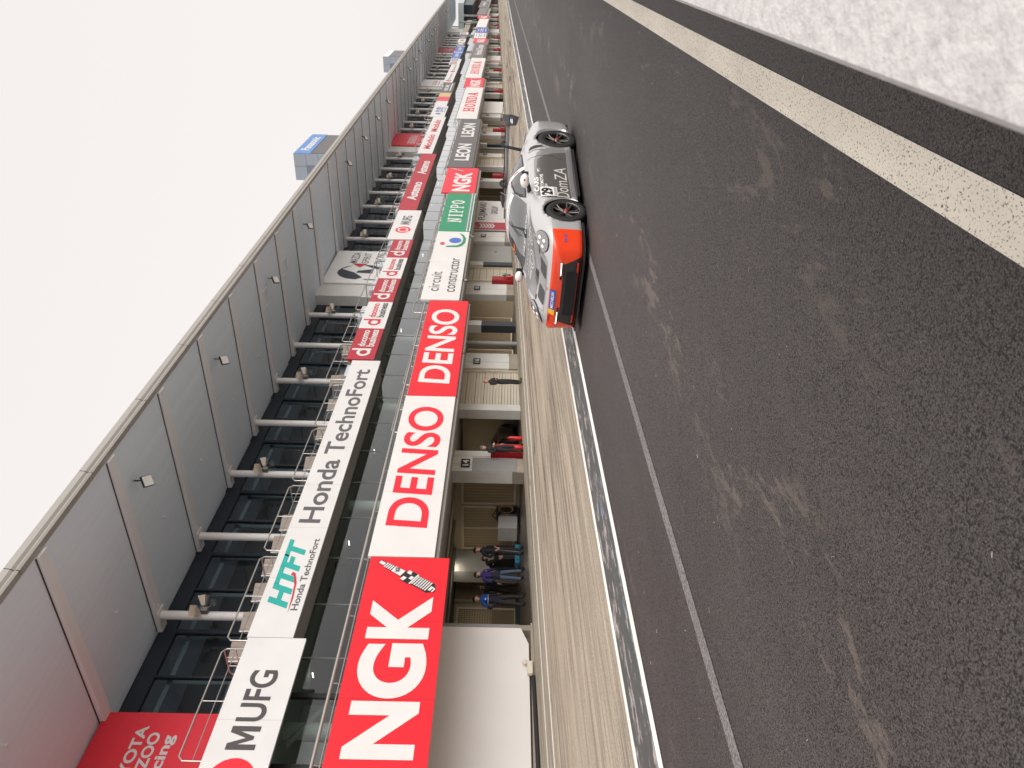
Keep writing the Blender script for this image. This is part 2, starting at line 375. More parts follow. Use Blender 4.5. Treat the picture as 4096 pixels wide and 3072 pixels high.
sheet('lane_line', 19.5, 420, 14.93, 15.08, .005, W_LINE)
sheet('lane_line', -80, 19.5, 15.18, 15.33, .005, W_LINE)
mbl = MB(); a, b = (19.2, 15.2), (21.5, 15.0)
# expansion joint running across the apron in front of the garages
mbj = MB()
for (x0, y0, x1, y1) in ((18.6, 13.0, 19.6, 15.1), (16.5, 15.6, 30.0, 15.75), (19.6, 15.1, 18.0, 16.7)):
    d = Vector((y1 - y0, x0 - x1, 0)).normalized() * .012
    mbj.quad(*[(px_, py_, g(px_, py_) + .005) for px_, py_ in ((x0 - d.x, y0 - d.y), (x1 - d.x, y1 - d.y), (x1 + d.x, y1 + d.y), (x0 + d.x, y0 + d.y))])
structure(mbj.build('pavement_joint', mat('joint_dark', lin(70, 62, 56), .9)))
# curved tyre marks on the apron
mbt = MB(); rt = random.Random(3)
def mark(pts, w_):
    for i in range(len(pts) - 1):
        a = Vector(pts[i]); b = Vector(pts[i + 1]); d = (b - a).normalized(); q = Vector((d.y, -d.x)) * w_ / 2
        P = [a - q, b - q, b + q, a + q]; mbt.quad(*[(v.x, v.y, g(v.x, v.y) + .0035) for v in P])
for x0, y0, rr, a0, a1, w_ in ((66, 10.0, 5.2, -100, 20, .35), (74, 9.0, 6.0, -60, 60, .35), (84, 9.5, 5, 100, 190, .4), (58, 12.5, 7, -70, 10, .3), (95, 11, 6, -120, -10, .4), (45, 11.0, 4, 20, 100, .22), (20.5, 8.0, 2.6, 200, 265, .06), (120, 10, 8, -100, 0, .4), (50.5, 9.6, 6, 150, 215, .3)):
    mark([(x0 + rr * 1.8 * math.cos(math.radians(a0 + (a1 - a0) * i / 24)), y0 + rr * .42 * math.sin(math.radians(a0 + (a1 - a0) * i / 24))) for i in range(25)], w_)
for k in range(26):
    y0 = rt.uniform(8.0, 13.4); x0 = rt.uniform(12, 60); L_ = rt.uniform(8, 30); dy = rt.uniform(-.9, .9)
    mark([(x0 + L_ * i / 12, y0 + dy * (i / 12) ** 1.5 + .03 * math.sin(i)) for i in range(13)], rt.choice((.03, .05, .12, .18)))
def tyre_mark_mat():
    m, n, p, o = new_mat('tyre_rubber_mark')
    f = ramp_node(n, noise_node(n, o, 1.5, 6, .7, (.4, 6, 1)), [(.35, gray(.15)), (.65, gray(.75))])
    tr = n.nodes.new('ShaderNodeBsdfTransparent'); mxs = n.nodes.new('ShaderNodeMixShader'); out = n.nodes['Material Output']
    p.inputs['Base Color'].default_value = lin(104, 93, 86); p.inputs['Roughness'].default_value = .8
    n.links.new(f, mxs.inputs[0]); n.links.new(tr.outputs[0], mxs.inputs[1]); n.links.new(p.outputs[0], mxs.inputs[2]); n.links.new(mxs.outputs[0], out.inputs['Surface']); return m
structure(mbt.build('tyre_marks', tyre_mark_mat()))
# small litter of stones and stalks on the lane
mbs = MB(); rs = random.Random(11)
for k in range(70):
    x = rs.uniform(.8, 9); y = rs.uniform(.2, 5.6); L_ = rs.uniform(.004, .018); a = rs.uniform(0, 6.28)
    M = Matrix.Translation((x, y, g(x, y) + .003)) @ Matrix.Rotation(a, 4, 'Z')
    mbs.box(-L_, L_, -.0012, .0012, 0, .002, rs.choice((0, 0, 1)), M)
o = mbs.build('litter', [mat('dry_stalk', lin(176, 156, 128), .8), mat('pale_grit', lin(205, 198, 190), .7)]); o['kind'] = 'stuff'
# concrete wall the photographer leans over
def wall_mat():
    m, n, p, o = new_mat('painted_wall')
    b1 = ramp_node(n, noise_node(n, o, 30, 6, .7), [(.3, lin(182, 179, 177)), (.5, lin(202, 199, 197)), (.75, lin(214, 211, 208))])
    rd = ramp_node(n, noise_node(n, o, 9, 3), [(.70, gray(0)), (.8, gray(.25))]); b1 = mix_node(n, rd, b1, lin(205, 165, 150))
    n.links.new(b1, p.inputs['Base Color']); p.inputs['Roughness'].default_value = .8
    b = n.nodes.new('ShaderNodeBump'); b.inputs['Strength'].default_value = .8; b.inputs['Distance'].default_value = .01
    n.links.new(noise_node(n, o, 40, 5, .65), b.inputs['Height']); n.links.new(b.outputs[0], p.inputs['Normal']); return m
mw = MB(); segs = [(-6 + 3 * i, -6 + 3 * (i + 1)) for i in range(30)]
for a, b in segs:
    yo, yi, yt = .30, -.38, .141
    for (ya, za), (yb, zb) in (((.141, 0), (.141, .9)), ((.141, .9), (yt, 1.09)), ((yt, 1.09), (yt - .008, 1.1)), ((yt - .008, 1.1), (yi, 1.1)), ((yi, 1.1), (yi - .04, 0))):
        mw.quad((a, ya, g(a, 0) + za), (b, ya, g(b, 0) + za), (b, yb, g(b, 0) + zb), (a, yb, g(a, 0) + zb))
tag(mw.build('concrete_wall', wall_mat()), 'pale rough painted concrete pit wall in the near right corner', 'wall')
# ================================================================== PIT BUILDING
WHITE = mat('building_white', lin(214, 211, 206), .6, noise=.06, nscale=.8)
GREYP = mat('building_grey', lin(150, 147, 143), .6, noise=.06, nscale=.8)
PILW = mat('pillar_white', lin(206, 204, 199), .55, noise=.12, nscale=1.2)
PILG = mat('pillar_grey', lin(132, 130, 128), .5, noise=.05)
CONC = mat('raw_concrete', lin(150, 140, 126), .85, noise=.18, nscale=2.5)
FRAME = mat('aluminium_frame', lin(186, 180, 170), .35, .6)
BEIGE = mat('beige_frame', lin(206, 194, 172), .55, noise=.08)
DARKF = mat('dark_frame', lin(30, 37, 48), .45)
BLACKF = mat('black_frame', lin(32, 32, 32), .4)
SOFF = mat('soffit_metal', lin(230, 241, 252), .62, noise=.04, nscale=.6, bump=.25, bscale=1, stretch=(.1, 9, 1))
BEAM = mat('beam_paint', lin(236, 236, 238), .5)
COLM = mat('column_paint', lin(232, 227, 224), .45)
STEEL = mat('steel_pipe', lin(198, 194, 188), .3, .85)
UNDER = mat('slab_underside', lin(150, 140, 130), .7)
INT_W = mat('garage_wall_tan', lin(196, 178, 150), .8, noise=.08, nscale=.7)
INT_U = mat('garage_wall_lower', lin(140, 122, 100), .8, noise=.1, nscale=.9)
INT_D = mat('dark_interior', lin(92, 88, 82), .85)
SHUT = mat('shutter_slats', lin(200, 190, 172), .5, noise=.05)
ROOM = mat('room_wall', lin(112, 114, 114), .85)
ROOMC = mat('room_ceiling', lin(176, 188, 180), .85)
G2 = glass('lounge_glass', (.80, .88, .85, 1), .015, .8, True)
G3 = glass('terrace_glass', (.70, .80, .88, 1), .015, .8)
bld = thing('pit_building', 'long white pit building with flared roof over balconies and numbered garages', 'building', (0, 0, 0))
PER = 38.2; DZ = .0247 * PER
def zof(groups, x):
    for x1, z in groups:
        if x < x1: return z
    return groups[-1][1] + .0247 * (x - groups[-1][0])
LG = [(32.3, 3.39), (55.2, 3.80), (71.8, 4.34), (94.2, 4.74), (110.4, 5.27), (132.3, 5.63), (148, 6.07), (170.5, 6.5), (188, 6.9), (215, 7.5), (238, 7.9)]
UG = [(31.65, 7.45), (54, 7.80), (70.2, 8.29), (86.2, 8.71), (108, 9.14), (124, 9.6), (145, 10.0), (160, 10.45), (180, 10.8), (192, 11.0)]
XE = 236.0
def part(mb, name, m, parent=bld): return mb.build(name, m, parent)
# ---- roof: soffit, gutter, beams
ROOF = lambda x: 13.25 + .0207 * x
mb = MB(); xs = [-2 + 4 * i for i in range(62)]
for a, b in zip(xs, xs[1:]):
    yb_r = 26.5 if b < 192 else 21.8
    mb.quad((a, 14.1, ROOF(a)), (b, 14.1, ROOF(b)), (b, yb_r, ROOF(b)), (a, yb_r, ROOF(a)))
    mb.quad((a, 14.0, ROOF(a) + .32), (b, 14.0, ROOF(b) + .32), (b, yb_r, ROOF(b) + .6), (a, yb_r, ROOF(a) + .6))
part(mb, 'roof', SOFF)
mb = MB()
for a, b in zip(xs, xs[1:]):
    a2, b2 = a + .012, b - .012
    P = [(14.12, -.03), (13.93, -.03), (13.90, .03), (13.94, .10), (13.88, .17), (13.86, .34), (14.1, .36)]
    for (ya, za), (yb, zb) in zip(P, P[1:]):
        mb.quad((a2, ya, ROOF(a2) + za), (b2, ya, ROOF(b2) + za), (b2, yb, ROOF(b2) + zb), (a2, yb, ROOF(a2) + zb))
    mb.quad((b2, 14.0, ROOF(b) - .02), (b + .012, 14.0, ROOF(b) - .02), (b + .012, 13.97, ROOF(b) + .33), (b2, 13.97, ROOF(b) + .33), 1)
part(mb, 'gutter', [mat('gutter_metal', lin(172, 167, 160), .4, .3), BLACKF])
BX = []
for b in range(6):
    BX += [b * 38.17 + q for q in (6.5, 10.2, 14.9)] if b == 0 else [b * 38.17 + q for q in (10.0, 15.9)]
    BX += [b * 38.17 + 19.03 + 4.07 * i for i in range(7)]
BX = sorted(x for x in BX if x < XE)
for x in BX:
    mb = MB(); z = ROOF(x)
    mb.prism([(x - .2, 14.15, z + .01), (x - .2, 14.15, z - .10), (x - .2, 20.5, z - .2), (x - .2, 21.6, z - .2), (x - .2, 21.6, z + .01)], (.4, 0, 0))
    mb.box(x - .235, x - .203, 14.2, 21.5, z - .03, z - .004, 1)  # dark strip painted in for the shadow in the gap beside the beam
    part(mb, 'roof_beam', [BEAM, mat('gap_shadow', lin(70, 68, 68), .8)])
CX = sorted(b * 38.17 + 19.03 + 4.07 * i for b in range(6) for i in range(7)); CX = [x for x in CX if x < 192]
for x in CX:
    mb = MB(); zt = ROOF(x) - .17; zb = zof(UG, x * .85) + .3
    mb.tube([(x, 20.9, zb), (x, 20.9, zt)], .155, 14)
    mb.box(x - .02, x + .02, 20.4, 21.5, zt - .05, zt + .1); mb.box(x - .26, x + .26, 20.62, 21.18, zt - .06, zt - .03)
    part(mb, 'column', COLM)
# ---- terrace slabs, underside, garage lintels
prev = -2
for x1, z in UG:
    mb = MB().box(prev, x1 - .01, 17.58, 24, z + .05, z + .5); mb.box(prev, x1 - .01, 17.6, 17.8, z + .5, z + 1.2)
    part(mb, 'terrace_slab', UNDER); prev = x1
prev = -2
for x1, z in LG:
    k1 = x1; mb = MB().box(prev, k1 - .01, 14.82, 19.2, z + .10, z + .5); mb.box(prev, k1 - .01, 14.80, 15.15, z - .10, z + .09)
    mb.box(prev, k1 - .01, 14.84, 14.98, z + .51, z + 1.1)
    part(mb, 'balcony_slab', GREYP); prev = k1
# ---- top floor: windows, cores
def window3(x0, x1, x2, zf, zt):
    """one bay of the top-floor glazing: frame with panes as sub-parts"""
    mb = MB(); y = 21.6
    mb.box(x0, x2, y - .06, y + .1, zt - .62, zt - .02); mb.box(x0, x2, y - .05, y + .08, zf, zf + .12)
    for x in (x0, x1, x2 - .09): mb.box(x, x + .09, y - .05, y + .08, zf + .12, zt - .62)
    f = part(mb, 'window', DARKF)
    MB().quad((x0 + .09, y + .02, zf + .1), (x2 - .09, y + .02, zf + .1), (x2 - .09, y + .02, zt - .6), (x0 + .09, y + .02, zt - .6)).build('pane', G3, f)
    mb2 = MB()
    for xa, xb in ((x0 + .09, x1), (x1 + .09, x2 - .09)):
        mb2.box(xa, xa + .16, y + .35, y + .4, zf, zt - .9); mb2.box(xa, xb, y + .35, y + .4, zt - 1.06, zt - .9)
    mb2.build('blind_box', mat('pale_inner_frame', lin(170, 182, 178), .7), f)
for b in range(5):
    X0 = b * 38.17 + 15.0 if b == 0 else b * 38.17 + 16.2
    X1 = b * 38.17 + 46.3
    n = 8; wd = (X1 - X0) / n
    for i in range(n):
        xa = X0 + wd * i; xb = xa + wd; zf = zof(UG, xa * .82) + .5; zt = ROOF((xa + xb) / 2)
        window3(xa, (xa + xb) / 2, xb, zf, zt)
for b in range(6):
    a, c = b * 38.17 + (46.3 - 38.17), b * 38.17 + (54.4 - 38.17)
    if b == 0: c = 15.0
    if a > 200: continue
    mb = MB().box(a, c - .01, 20.85, 22, zof(UG, a * .82) + .4, ROOF(a) + .05); part(mb, 'core_wall', WHITE)
# dark rooms behind the top-floor glass
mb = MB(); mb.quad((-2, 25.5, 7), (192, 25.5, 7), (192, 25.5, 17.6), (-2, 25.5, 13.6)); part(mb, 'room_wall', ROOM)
# ---- second floor: full-height glazing between the two rows of boards
xg = [12.0, 14.14] + [15.43 + 2.095 * i for i in range(90)]
xg = [x for x in xg if x < 188]
for i, (xa, xb) in enumerate(zip(xg, xg[1:])):
    zb = zof(LG, xa * .8) + .5; zt = max(zof(UG, xa * .94), zof(UG, xb * .94)) + .3; y = 18.6
    mb = MB(); wv = .11 if xa < 15 else .045
    mb.box(xa - wv, xa + wv * .3, y - (.05 if xa < 15 else .006), y + .06, zb, zt, 0); mb.box(xa, xb, y - .008, y + .05, zb - .05, zb + .08)
    f = part(mb, 'window', BLACKF if xa < 15 else mat('grey_mullion', lin(110, 112, 110), .4, .4))
    MB().quad((xa, y, zb), (xb, y, zb), (xb, y, zt), (xa, y, zt)).build('pane', G2, f)
xg2 = [-2, 12.0]
mb = MB().quad((-2, 18.6, 3.8), (12, 18.6, 3.8), (12, 18.6, 8), (-2, 18.6, 8)); part(mb, 'pane', G2)
mb = MB()
prev = -2
for x1, z in UG:
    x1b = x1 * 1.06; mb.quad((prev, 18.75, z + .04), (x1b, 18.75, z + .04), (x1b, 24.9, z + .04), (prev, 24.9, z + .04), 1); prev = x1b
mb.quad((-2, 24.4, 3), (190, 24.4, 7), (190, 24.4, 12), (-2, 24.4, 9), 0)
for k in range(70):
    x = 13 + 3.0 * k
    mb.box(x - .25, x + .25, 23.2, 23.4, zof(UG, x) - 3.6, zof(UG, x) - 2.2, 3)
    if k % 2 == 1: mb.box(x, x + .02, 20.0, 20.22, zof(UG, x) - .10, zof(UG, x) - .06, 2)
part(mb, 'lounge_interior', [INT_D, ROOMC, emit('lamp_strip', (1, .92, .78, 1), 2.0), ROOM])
for x in (13.5, 23.2, 30.3, 37.4, 44.5, 51.6):
    mb = MB().tube([(x, 19.3, zof(LG, x * .8) + .4), (x, 19.3, zof(UG, x) + .1)], .23, 14); part(mb, 'round_pillar', mat('round_pillar_paint', lin(214, 220, 210), .6))
# pale wall pieces seen through the glass at the near end
mb = MB().box(11.6, 13.1, 19.2, 19.3, 4.2, 6.9); mb.box(13.9, 15.0, 20.2, 20.3, 5.2, 7.4); mb.tube([(12.9, 19.1, 7.3), (17.5, 19.5, 4.6)], .09, 8)
part(mb, 'partition', mat('pale_partition', lin(176, 178, 176), .7))
# ---- ground floor: garages
def gz(x): return g(x, 17.3)
def pillar(xa, xb, zl, low=False, depth=.55, y=17.25):
    zb = gz(xa)
    mb = MB().box(xa, xb, y, y + depth, zb + .42, zl, 0); mb.box(xa, xb, y + .012, y + depth, zb - .1, zb + .42, 2)
    if low: mb.box(xa + .004, xb - .004, y - .012, y + .002, zb + .27, zb + 1.93, 1)
    mb.box((xa + xb) / 2 - .008, (xa + xb) / 2 + .008, y - .004, y, zb + .42, zl, 1)
    return part(mb, 'pillar', [PILW, PILG, CONC])
def shutter(xa, xb, zl):
    zb = gz(xa); mb = MB(); h = .13; k = 0; z = zb
    while z < zl:
        z1 = min(z + h, zl); mb.add([(xa, 17.47, z), (xb, 17.47, z), (xb, 17.44, z + .02), (xa, 17.44, z + .02), (xb, 17.44, z1), (xa, 17.44, z1)], [(0, 1, 2, 3), (3, 2, 4, 5)], 0)
        z = z1
    for q in range(0, int((zl - zb) / .39) + 1): mb.box(xa, xb, 17.425, 17.445, zb + .39 * q, zb + .39 * q + .022, 1)
    mb.box(xa, xa + .07, 17.33, 17.5, zb, zl, 2); mb.box(xb - .07, xb, 17.33, 17.5, zb, zl, 2)
    return part(mb, 'roller_shutter', [SHUT, mat('shutter_gap', lin(92, 82, 70), .8), BEIGE])
def post(xa, xb, zl, dark=True):
    zb = gz(xa); zm = zb + (1.75 if dark else 0)
    mb = MB().box(xa, xb, 17.2, 17.6, zb, zm, 1) if dark else MB()
    mb.box(xa - .01, xb + .01, 17.18, 17.62, zm, zl, 0); return part(mb, 'door_post', [PILW, mat('dark_post', lin(52, 56, 60), .5)])
def mesh_door(xa, xb, y, zb, zl):
    mb = MB(); t = .07
    for x in (xa, (xa + xb) / 2 - t / 2, xb - t): mb.box(x, x + t, y - .04, y + .04, zb, zl)
    for z in (zb, zl - t): mb.box(xa, xb, y - .045, y + .045, z, z + t)
    f = part(mb, 'mesh_door', BEIGE)
    MB().quad((xa, y, zb), (xb, y, zb), (xb, y, zl), (xa, y, zl)).build('wire_mesh', mesh_mat('expanded_metal', lin(176, 156, 124), .38), f)
    return f
def side_mesh(x, ya, yb, zb, zl):
    mb = MB(); t = .08
    for y in (ya, (ya + yb) / 2 - t / 2, yb - t): mb.box(x - .04, x + .04, y, y + t, zb, zl)
    for z in (zb, zl - t): mb.box(x - .045, x + .045, ya, yb, z, z + t)
    f = part(mb, 'mesh_door', BEIGE)
    MB().quad((x, ya, zb), (x, yb, zb), (x, yb, zl), (x, ya, zl)).build('wire_mesh', mesh_mat('expanded_metal', lin(176, 156, 124), .38), f)
for b in range(6):
    ox = b * PER; oz = b * DZ
    z1, z2 = 3.55 + oz, 3.89 + oz
    if ox + 22 > XE: continue
    E_ = lambda x: x + ox
    end = min(E_(49.2), XE)
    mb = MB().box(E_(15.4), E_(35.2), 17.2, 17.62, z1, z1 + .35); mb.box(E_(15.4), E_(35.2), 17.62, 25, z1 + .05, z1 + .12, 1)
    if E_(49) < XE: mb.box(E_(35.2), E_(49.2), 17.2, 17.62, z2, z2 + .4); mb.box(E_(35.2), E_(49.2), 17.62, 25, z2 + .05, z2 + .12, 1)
    mb.box(E_(5), E_(15.4), 17.2, 17.62, z1, z1 + .5)
    part(mb, 'lintel', [GREYP, INT_D])
    # back and side walls of the garages
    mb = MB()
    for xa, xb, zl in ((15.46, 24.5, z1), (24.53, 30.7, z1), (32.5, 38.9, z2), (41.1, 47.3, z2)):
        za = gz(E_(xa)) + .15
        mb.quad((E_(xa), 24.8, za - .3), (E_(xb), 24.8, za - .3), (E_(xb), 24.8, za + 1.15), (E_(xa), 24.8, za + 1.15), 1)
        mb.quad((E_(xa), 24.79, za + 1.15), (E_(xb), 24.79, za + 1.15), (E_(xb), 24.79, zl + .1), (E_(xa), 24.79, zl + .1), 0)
        for x in (xa, xb):
            mb.quad((E_(x), 17.6, za - .4), (E_(x), 24.8, za - .4), (E_(x), 24.8, zl + .1), (E_(x), 17.6, zl + .1), 0)
        for q in range(5):
            x = E_(xa) + (xb - xa) * (q + .5) / 5; mb.box(x - .04, x + .04, 24.6, 24.75, za, zl, 2)
    part(mb, 'garage_wall', [INT_W, INT_U, BEIGE])
    if b < 2:
        # lit tubes under the garage ceilings
        mb = MB()
        for xq, yq, zq in ((17.5, 20.2, z1), (21.5, 20.2, z1), (23.0, 22.4, z1), (26.5, 20.5, z1), (29, 22, z1), (34.2, 21.6, z2), (37.2, 21.6, z2)):
            mb.box(E_(xq) - .6, E_(xq) + .6, yq - .05, yq + .05, zq - .05, zq + .0, 0)
        part(mb, 'ceiling_lamp', MATS.get('garage_tube') or emit('garage_tube', (1, .9, .72, 1), 5.0))
    if b < 4:
        # ducts and pipes under the garage ceilings
        mb = MB()
        for y in (18.4, 19.6, 21.0): mb.tube([(E_(15.6), y, z1 - .12), (E_(22.8), y, z1 - .12)], .07, 6)
        for x in (16.5, 18, 19.5, 21, 22.3): mb.box(E_(x), E_(x) + .08, 17.7, 23, z1 - .06, z1 + .04)
        part(mb, 'ceiling_pipes', mat('galvanised', lin(140, 132, 120), .4, .5))
    pillar(E_(22.88), E_(23.73), z1, b == 0); pillar(E_(23.74), E_(24.45), z1, False, .35, 17.45)
    if b in (0, 1):
        mesh_door(E_(15.7), E_(18.6), 23.0, gz(E_(17)) + .2, z1 - .25); mesh_door(E_(18.7), E_(21.6), 23.0, gz(E_(20)) + .2, z1 - .25); side_mesh(E_(24.36), 17.75, 20.0, gz(E_(24)) + .2, z1 - .3); side_mesh(E_(24.36), 20.1, 22.4, gz(E_(24)) + .2, z1 - .3)
        part(MB().box(E_(23.2), E_(24.45), 22.6, 23.2, gz(E_(24)), z1), 'inner_pillar', PILW)
    post(E_(27.01), E_(27.45), z1, False); shutter(E_(27.46), E_(30.64), z1)
    pillar(E_(30.68), E_(31.85), z1); pillar(E_(31.86), E_(32.48), z1, False, .35, 17.45)
    mb = MB().tube([(E_(32.75), 17.05, gz(E_(32)) + .02), (E_(32.75), 17.05, z1)], .11, 12); part(mb, 'downpipe', mat('pipe_grey', lin(128, 128, 126), .45))
    if b == 0:
        mesh_door(33.0, 35.0, 18.6, gz(34) + .12, z2 - .15); mesh_door(35.55, 38.8, 18.6, gz(37) + .12, z2 - .15)
    post(E_(34.98), E_(35.5), z2)
    if E_(38.9) > XE: continue
    pillar(E_(38.95), E_(40.41), z2); pillar(E_(40.42), E_(41.11), z2, False, .35, 17.45)
    shutter(E_(41.12), E_(43.12), z2); post(E_(43.14), E_(43.64), z2)
    mb = MB().box(E_(43.66), E_(47.25), 17.5, 17.6, gz(E_(45)) - .1, z2, 0); mb.box(E_(44.2), E_(46.2), 17.47, 17.5, gz(E_(45)), gz(E_(45)) + 2.0, 1)
    mb.box(E_(46.0), E_(46.05), 17.44, 17.47, gz(E_(45)) + .95, gz(E_(45)) + 1.1, 2)
    if b % 2 == 0: part(mb, 'side_door', [GREYP, mat('grey_door', lin(150, 148, 142), .5), BLACKF])
    pillar(E_(47.32), E_(49.13), z2)
    # solid wall between two blocks of garages
    xa, xb = E_(49.25), E_(53.6)
    mb = MB().box(xa, xb, 17.3, 17.6, gz(xa) - .1, z2 + .6, 0); part(mb, 'core_wall', WHITE)
# wide white wall at the near end with its cut lower corner
wz = gz(12); mb = MB()
mb.prism([(4, 17.22, wz + .16), (14.9, 17.22, wz + .2), (15.46, 17.22, wz + .42), (15.46, 17.22, 3.6), (4, 17.22, 3.6)], (0, .3, 0), 0)
mb.box(4, 15.6, 17.16, 17.6, wz - .2, wz + .14, 1); mb.box(15.47, 15.66, 17.3, 17.7, gz(15) + .4, 3.6, 2); mb.box(15.47, 15.66, 17.32, 17.7, gz(15) - .1, gz(15) + .4, 1)
part(mb, 'white_wall', [mat('white_wall_paint', lin(218, 213, 210), .5, noise=.03, nscale=.7), CONC, PILG])

# small sprinkler heads and an access hatch on the roof underside
for x, y in ((11.5, 17.2), (17.0, 18.6), (21.2, 18.3), (25.0, 18.6), (29.3, 18.4), (33.6, 18.5), (42, 18.4), (50.5, 18.6)):
    part(MB().tube([(x, y, ROOF(x)), (x, y, ROOF(x) - .07)], .035, 8).lathe([(0, -.07), (.06, -.07), (.06, -.09), (0, -.1)], Matrix.Translation((x, y, ROOF(x))), 8), 'sprinkler_head', COLM)
for x in (35.6, 39.8):
    mb = MB(); z = ROOF(x)
    for a, b, c, d in ((x, x + .9, 16.0, 16.05), (x, x + .9, 16.85, 16.9), (x, x + .05, 16.05, 16.85), (x + .85, x + .9, 16.05, 16.85)): mb.box(a, b, c, d, z - .05, z - .004)
    part(mb, 'access_hatch', BEAM)
# ================================================================== ADVERTISING BOARDS
kL, kU = .8988, 1.0736
def LB(X0, X1, zb, zt): return X0 * kL, X1 * kL, 1.55 + (zb - 1.55) * kL, 1.55 + (zt - 1.55) * kL
def UB(X0, X1, zb, zt): return X0 * kU, X1 * kU, 1.55 + (zb - 1.55) * kU, 1.55 + (zt - 1.55) * kU
YL, YU = 14.65, 17.46
WH = (211, 208, 205); RED = (212, 18, 36); RED2 = (168, 34, 48); DK = (70, 66, 66); GRY = (92, 88, 88); NAVY = (48, 54, 66)
R_TXT = (226, 28, 48); DR = (190, 40, 56); BL = (52, 84, 158); GRN = (24, 128, 88); TAN = (196, 172, 116)
GL, GU = 'boards along the lower balcony', 'boards along the upper balcony'
plug = [('p', [(.832, .862), (.850, .905), (.905, .70), (.89, .655)], DK)]
MPOLY = [(0, 0), (0, 1), (.27, 1), (.5, .42), (.73, 1), (1, 1), (1, 0), (.77, 0), (.77, .64), (.57, .14), (.43, .14), (.23, .64), (.23, 0)]
def spark_plug(cx0, cz0, ax, az, L, W, red, asp):
    """spark plug lying along direction (ax, az); local u along, v across"""
    n_ = math.hypot(ax, az * 1); out = []
    def P(u, v): return (cx0 + (ax * u * L - az * v * W) / asp, cz0 + (az * u * L + ax * v * W))
    def poly(uv, c): out.append(('p', [P(u, v) for u, v in uv], c))
    poly([(-.01, -.34), (-.01, .34), (.12, .34), (.12, .5), (.5, .62), (.5, 1.08), (.66, 1.08), (.66, .92), (1.0, .92), (1.08, .2), (1.08, -.2), (1.0, -.92), (.66, -.92), (.66, -1.08), (.5, -1.08), (.5, -.62), (.12, -.5), (.12, -.34)], (30, 24, 30))
    poly([(.0, -.26), (.0, .26), (.1, .26), (.1, -.26)], WH)
    for k in range(4): poly([(.115 + .038 * k, -.46), (.115 + .038 * k, .46), (.138 + .038 * k, .46), (.138 + .038 * k, -.46)], WH)
    poly([(.27, -.5), (.27, .5), (.46, .56), (.46, -.56)], WH)
    poly([(.50, .4), (.50, .98), (.56, .98), (.58, .4)], WH); poly([(.5, -.98), (.5, -.3), (.57, -.3), (.56, -.98)], WH)
    poly([(.60, -.3), (.60, .3), (.655, .3), (.655, -.3)], WH); poly([(.665, -1.0), (.665, 1.0), (.69, 1.0), (.69, -1.0)], WH)
    for k in range(7): poly([(.70 + .041 * k, -.82), (.70 + .041 * k, .82), (.722 + .041 * k, .82), (.722 + .041 * k, -.82)], WH)
    poly([(.99, -.5), (.99, .3), (1.03, .3), (1.03, -.5)], WH); poly([(1.03, .1), (1.03, .3), (1.075, .2), (1.075, -.5), (1.05, -.5), (1.05, .1)], WH)
    return out
def U2(*a): return UB(*a)
# lower row --------------------------------------------------------
def lower(label, X0, X1, zb, zt, bgc, items, **k):
    a = LB(X0, X1, zb, zt); return board('advertising_board', label, *a, YL, bgc, items, group=GL, **k)
x0, x1 = 8.85 / kL, 17.27
def fx(X): return (X - 8.85) / (15.52 - 8.85)
ng = [('t', 'N', fx(9.63), fx(11.01), .145, .855, .045, 0, WH), ('t', 'G', fx(11.08), fx(12.61), .13, .87, .045, 0, WH), ('t', 'K', fx(12.74), fx(14.1), .145, .855, .045, 0, WH)]
asp = (15.52 - 8.85) / 2.1
ng += spark_plug(.972, .87, -.52, -.79, .86, .098, RED, asp) + [('t', 'NGK', .915, .94, .60, .66, .03, 0, DK)]
lower('big red NGK board with a spark plug drawing, nearest of the lower row', x0, x1, 3.14, 5.5, RED, ng)
lower('white board with large red DENSO lettering', 17.30, 26.57, 3.6, 5.6, WH, [('t', 'DENSO', .14, .912, .17, .85, .018, .06, R_TXT)])
lower('red board with large white DENSO lettering', 26.60, 35.9, 3.58, 5.56, RED, [('t', 'DENSO', .107, .888, .17, .85, .018, .06, WH)])
cc = [('t', 'circuit', .104, .361, .58, .86, .004, 0, DK), ('t', 'constructor', .098, .563, .15, .40, .004, 0, DK),
      ('e', .79, .77, .025, .075, (190, 60, 90)), ('e', .845, .40, .045, .19, (60, 100, 180)),
      ('p', [(.735, .28), (.76, .16), (.81, .08), (.88, .08), (.94, .16), (.975, .30), (.955, .28), (.91, .19), (.85, .16), (.80, .2), (.765, .3), (.755, .62), (.735, .66)], GRN)]
lower('white board reading circuit constructor with a blue and green emblem', 36.0, 46.35, 4.06, 6.04, WH, cc)
ni = [('slab', 'NIPPO', .206, .797, .34, .80, WH)] + [('r', 0, 1, .02 + .045 * k, .045 + .045 * k, (120, 116, 140) if k % 2 else WH) for k in range(4)]
lower('green NIPPO board with grey stripes along its foot', 46.4, 54.55, 4.02, 6.03, (30, 134, 94), ni)
def ngk_items(asp_): return [('t', 'NGK', .06, .80, .17, .72, .04, 0, WH)] + spark_plug(.97, .88, -.62, -.7, .55, .06, RED, asp_)
lower('red NGK board hanging between the green NIPPO board and the grey LEON board', 54.62, 61.35, 4.12, 6.55, (214, 44, 62), ngk_items(2.75))  # from here on reds and greys are muted, distance haze put into the colour
lower('dark grey board with LEON twice in white', 61.5, 79.8, 4.65, 6.66, GRY, [('t', 'LEON', .119, .431, .2, .80, .03, 0, WH), ('t', 'LEON', .579, .891, .2, .80, .03, 0, WH)])
lower('white HONDA board just beyond the grey LEON board', 79.9, 97.85, 5.1, 7.2, WH, [('slab', 'HONDA', .193, .818, .22, .78, (206, 40, 56))])
lower('red NGK board between the two white HONDA boards', 97.95, 104.7, 5.18, 7.53, (206, 48, 64), ngk_items(2.75))
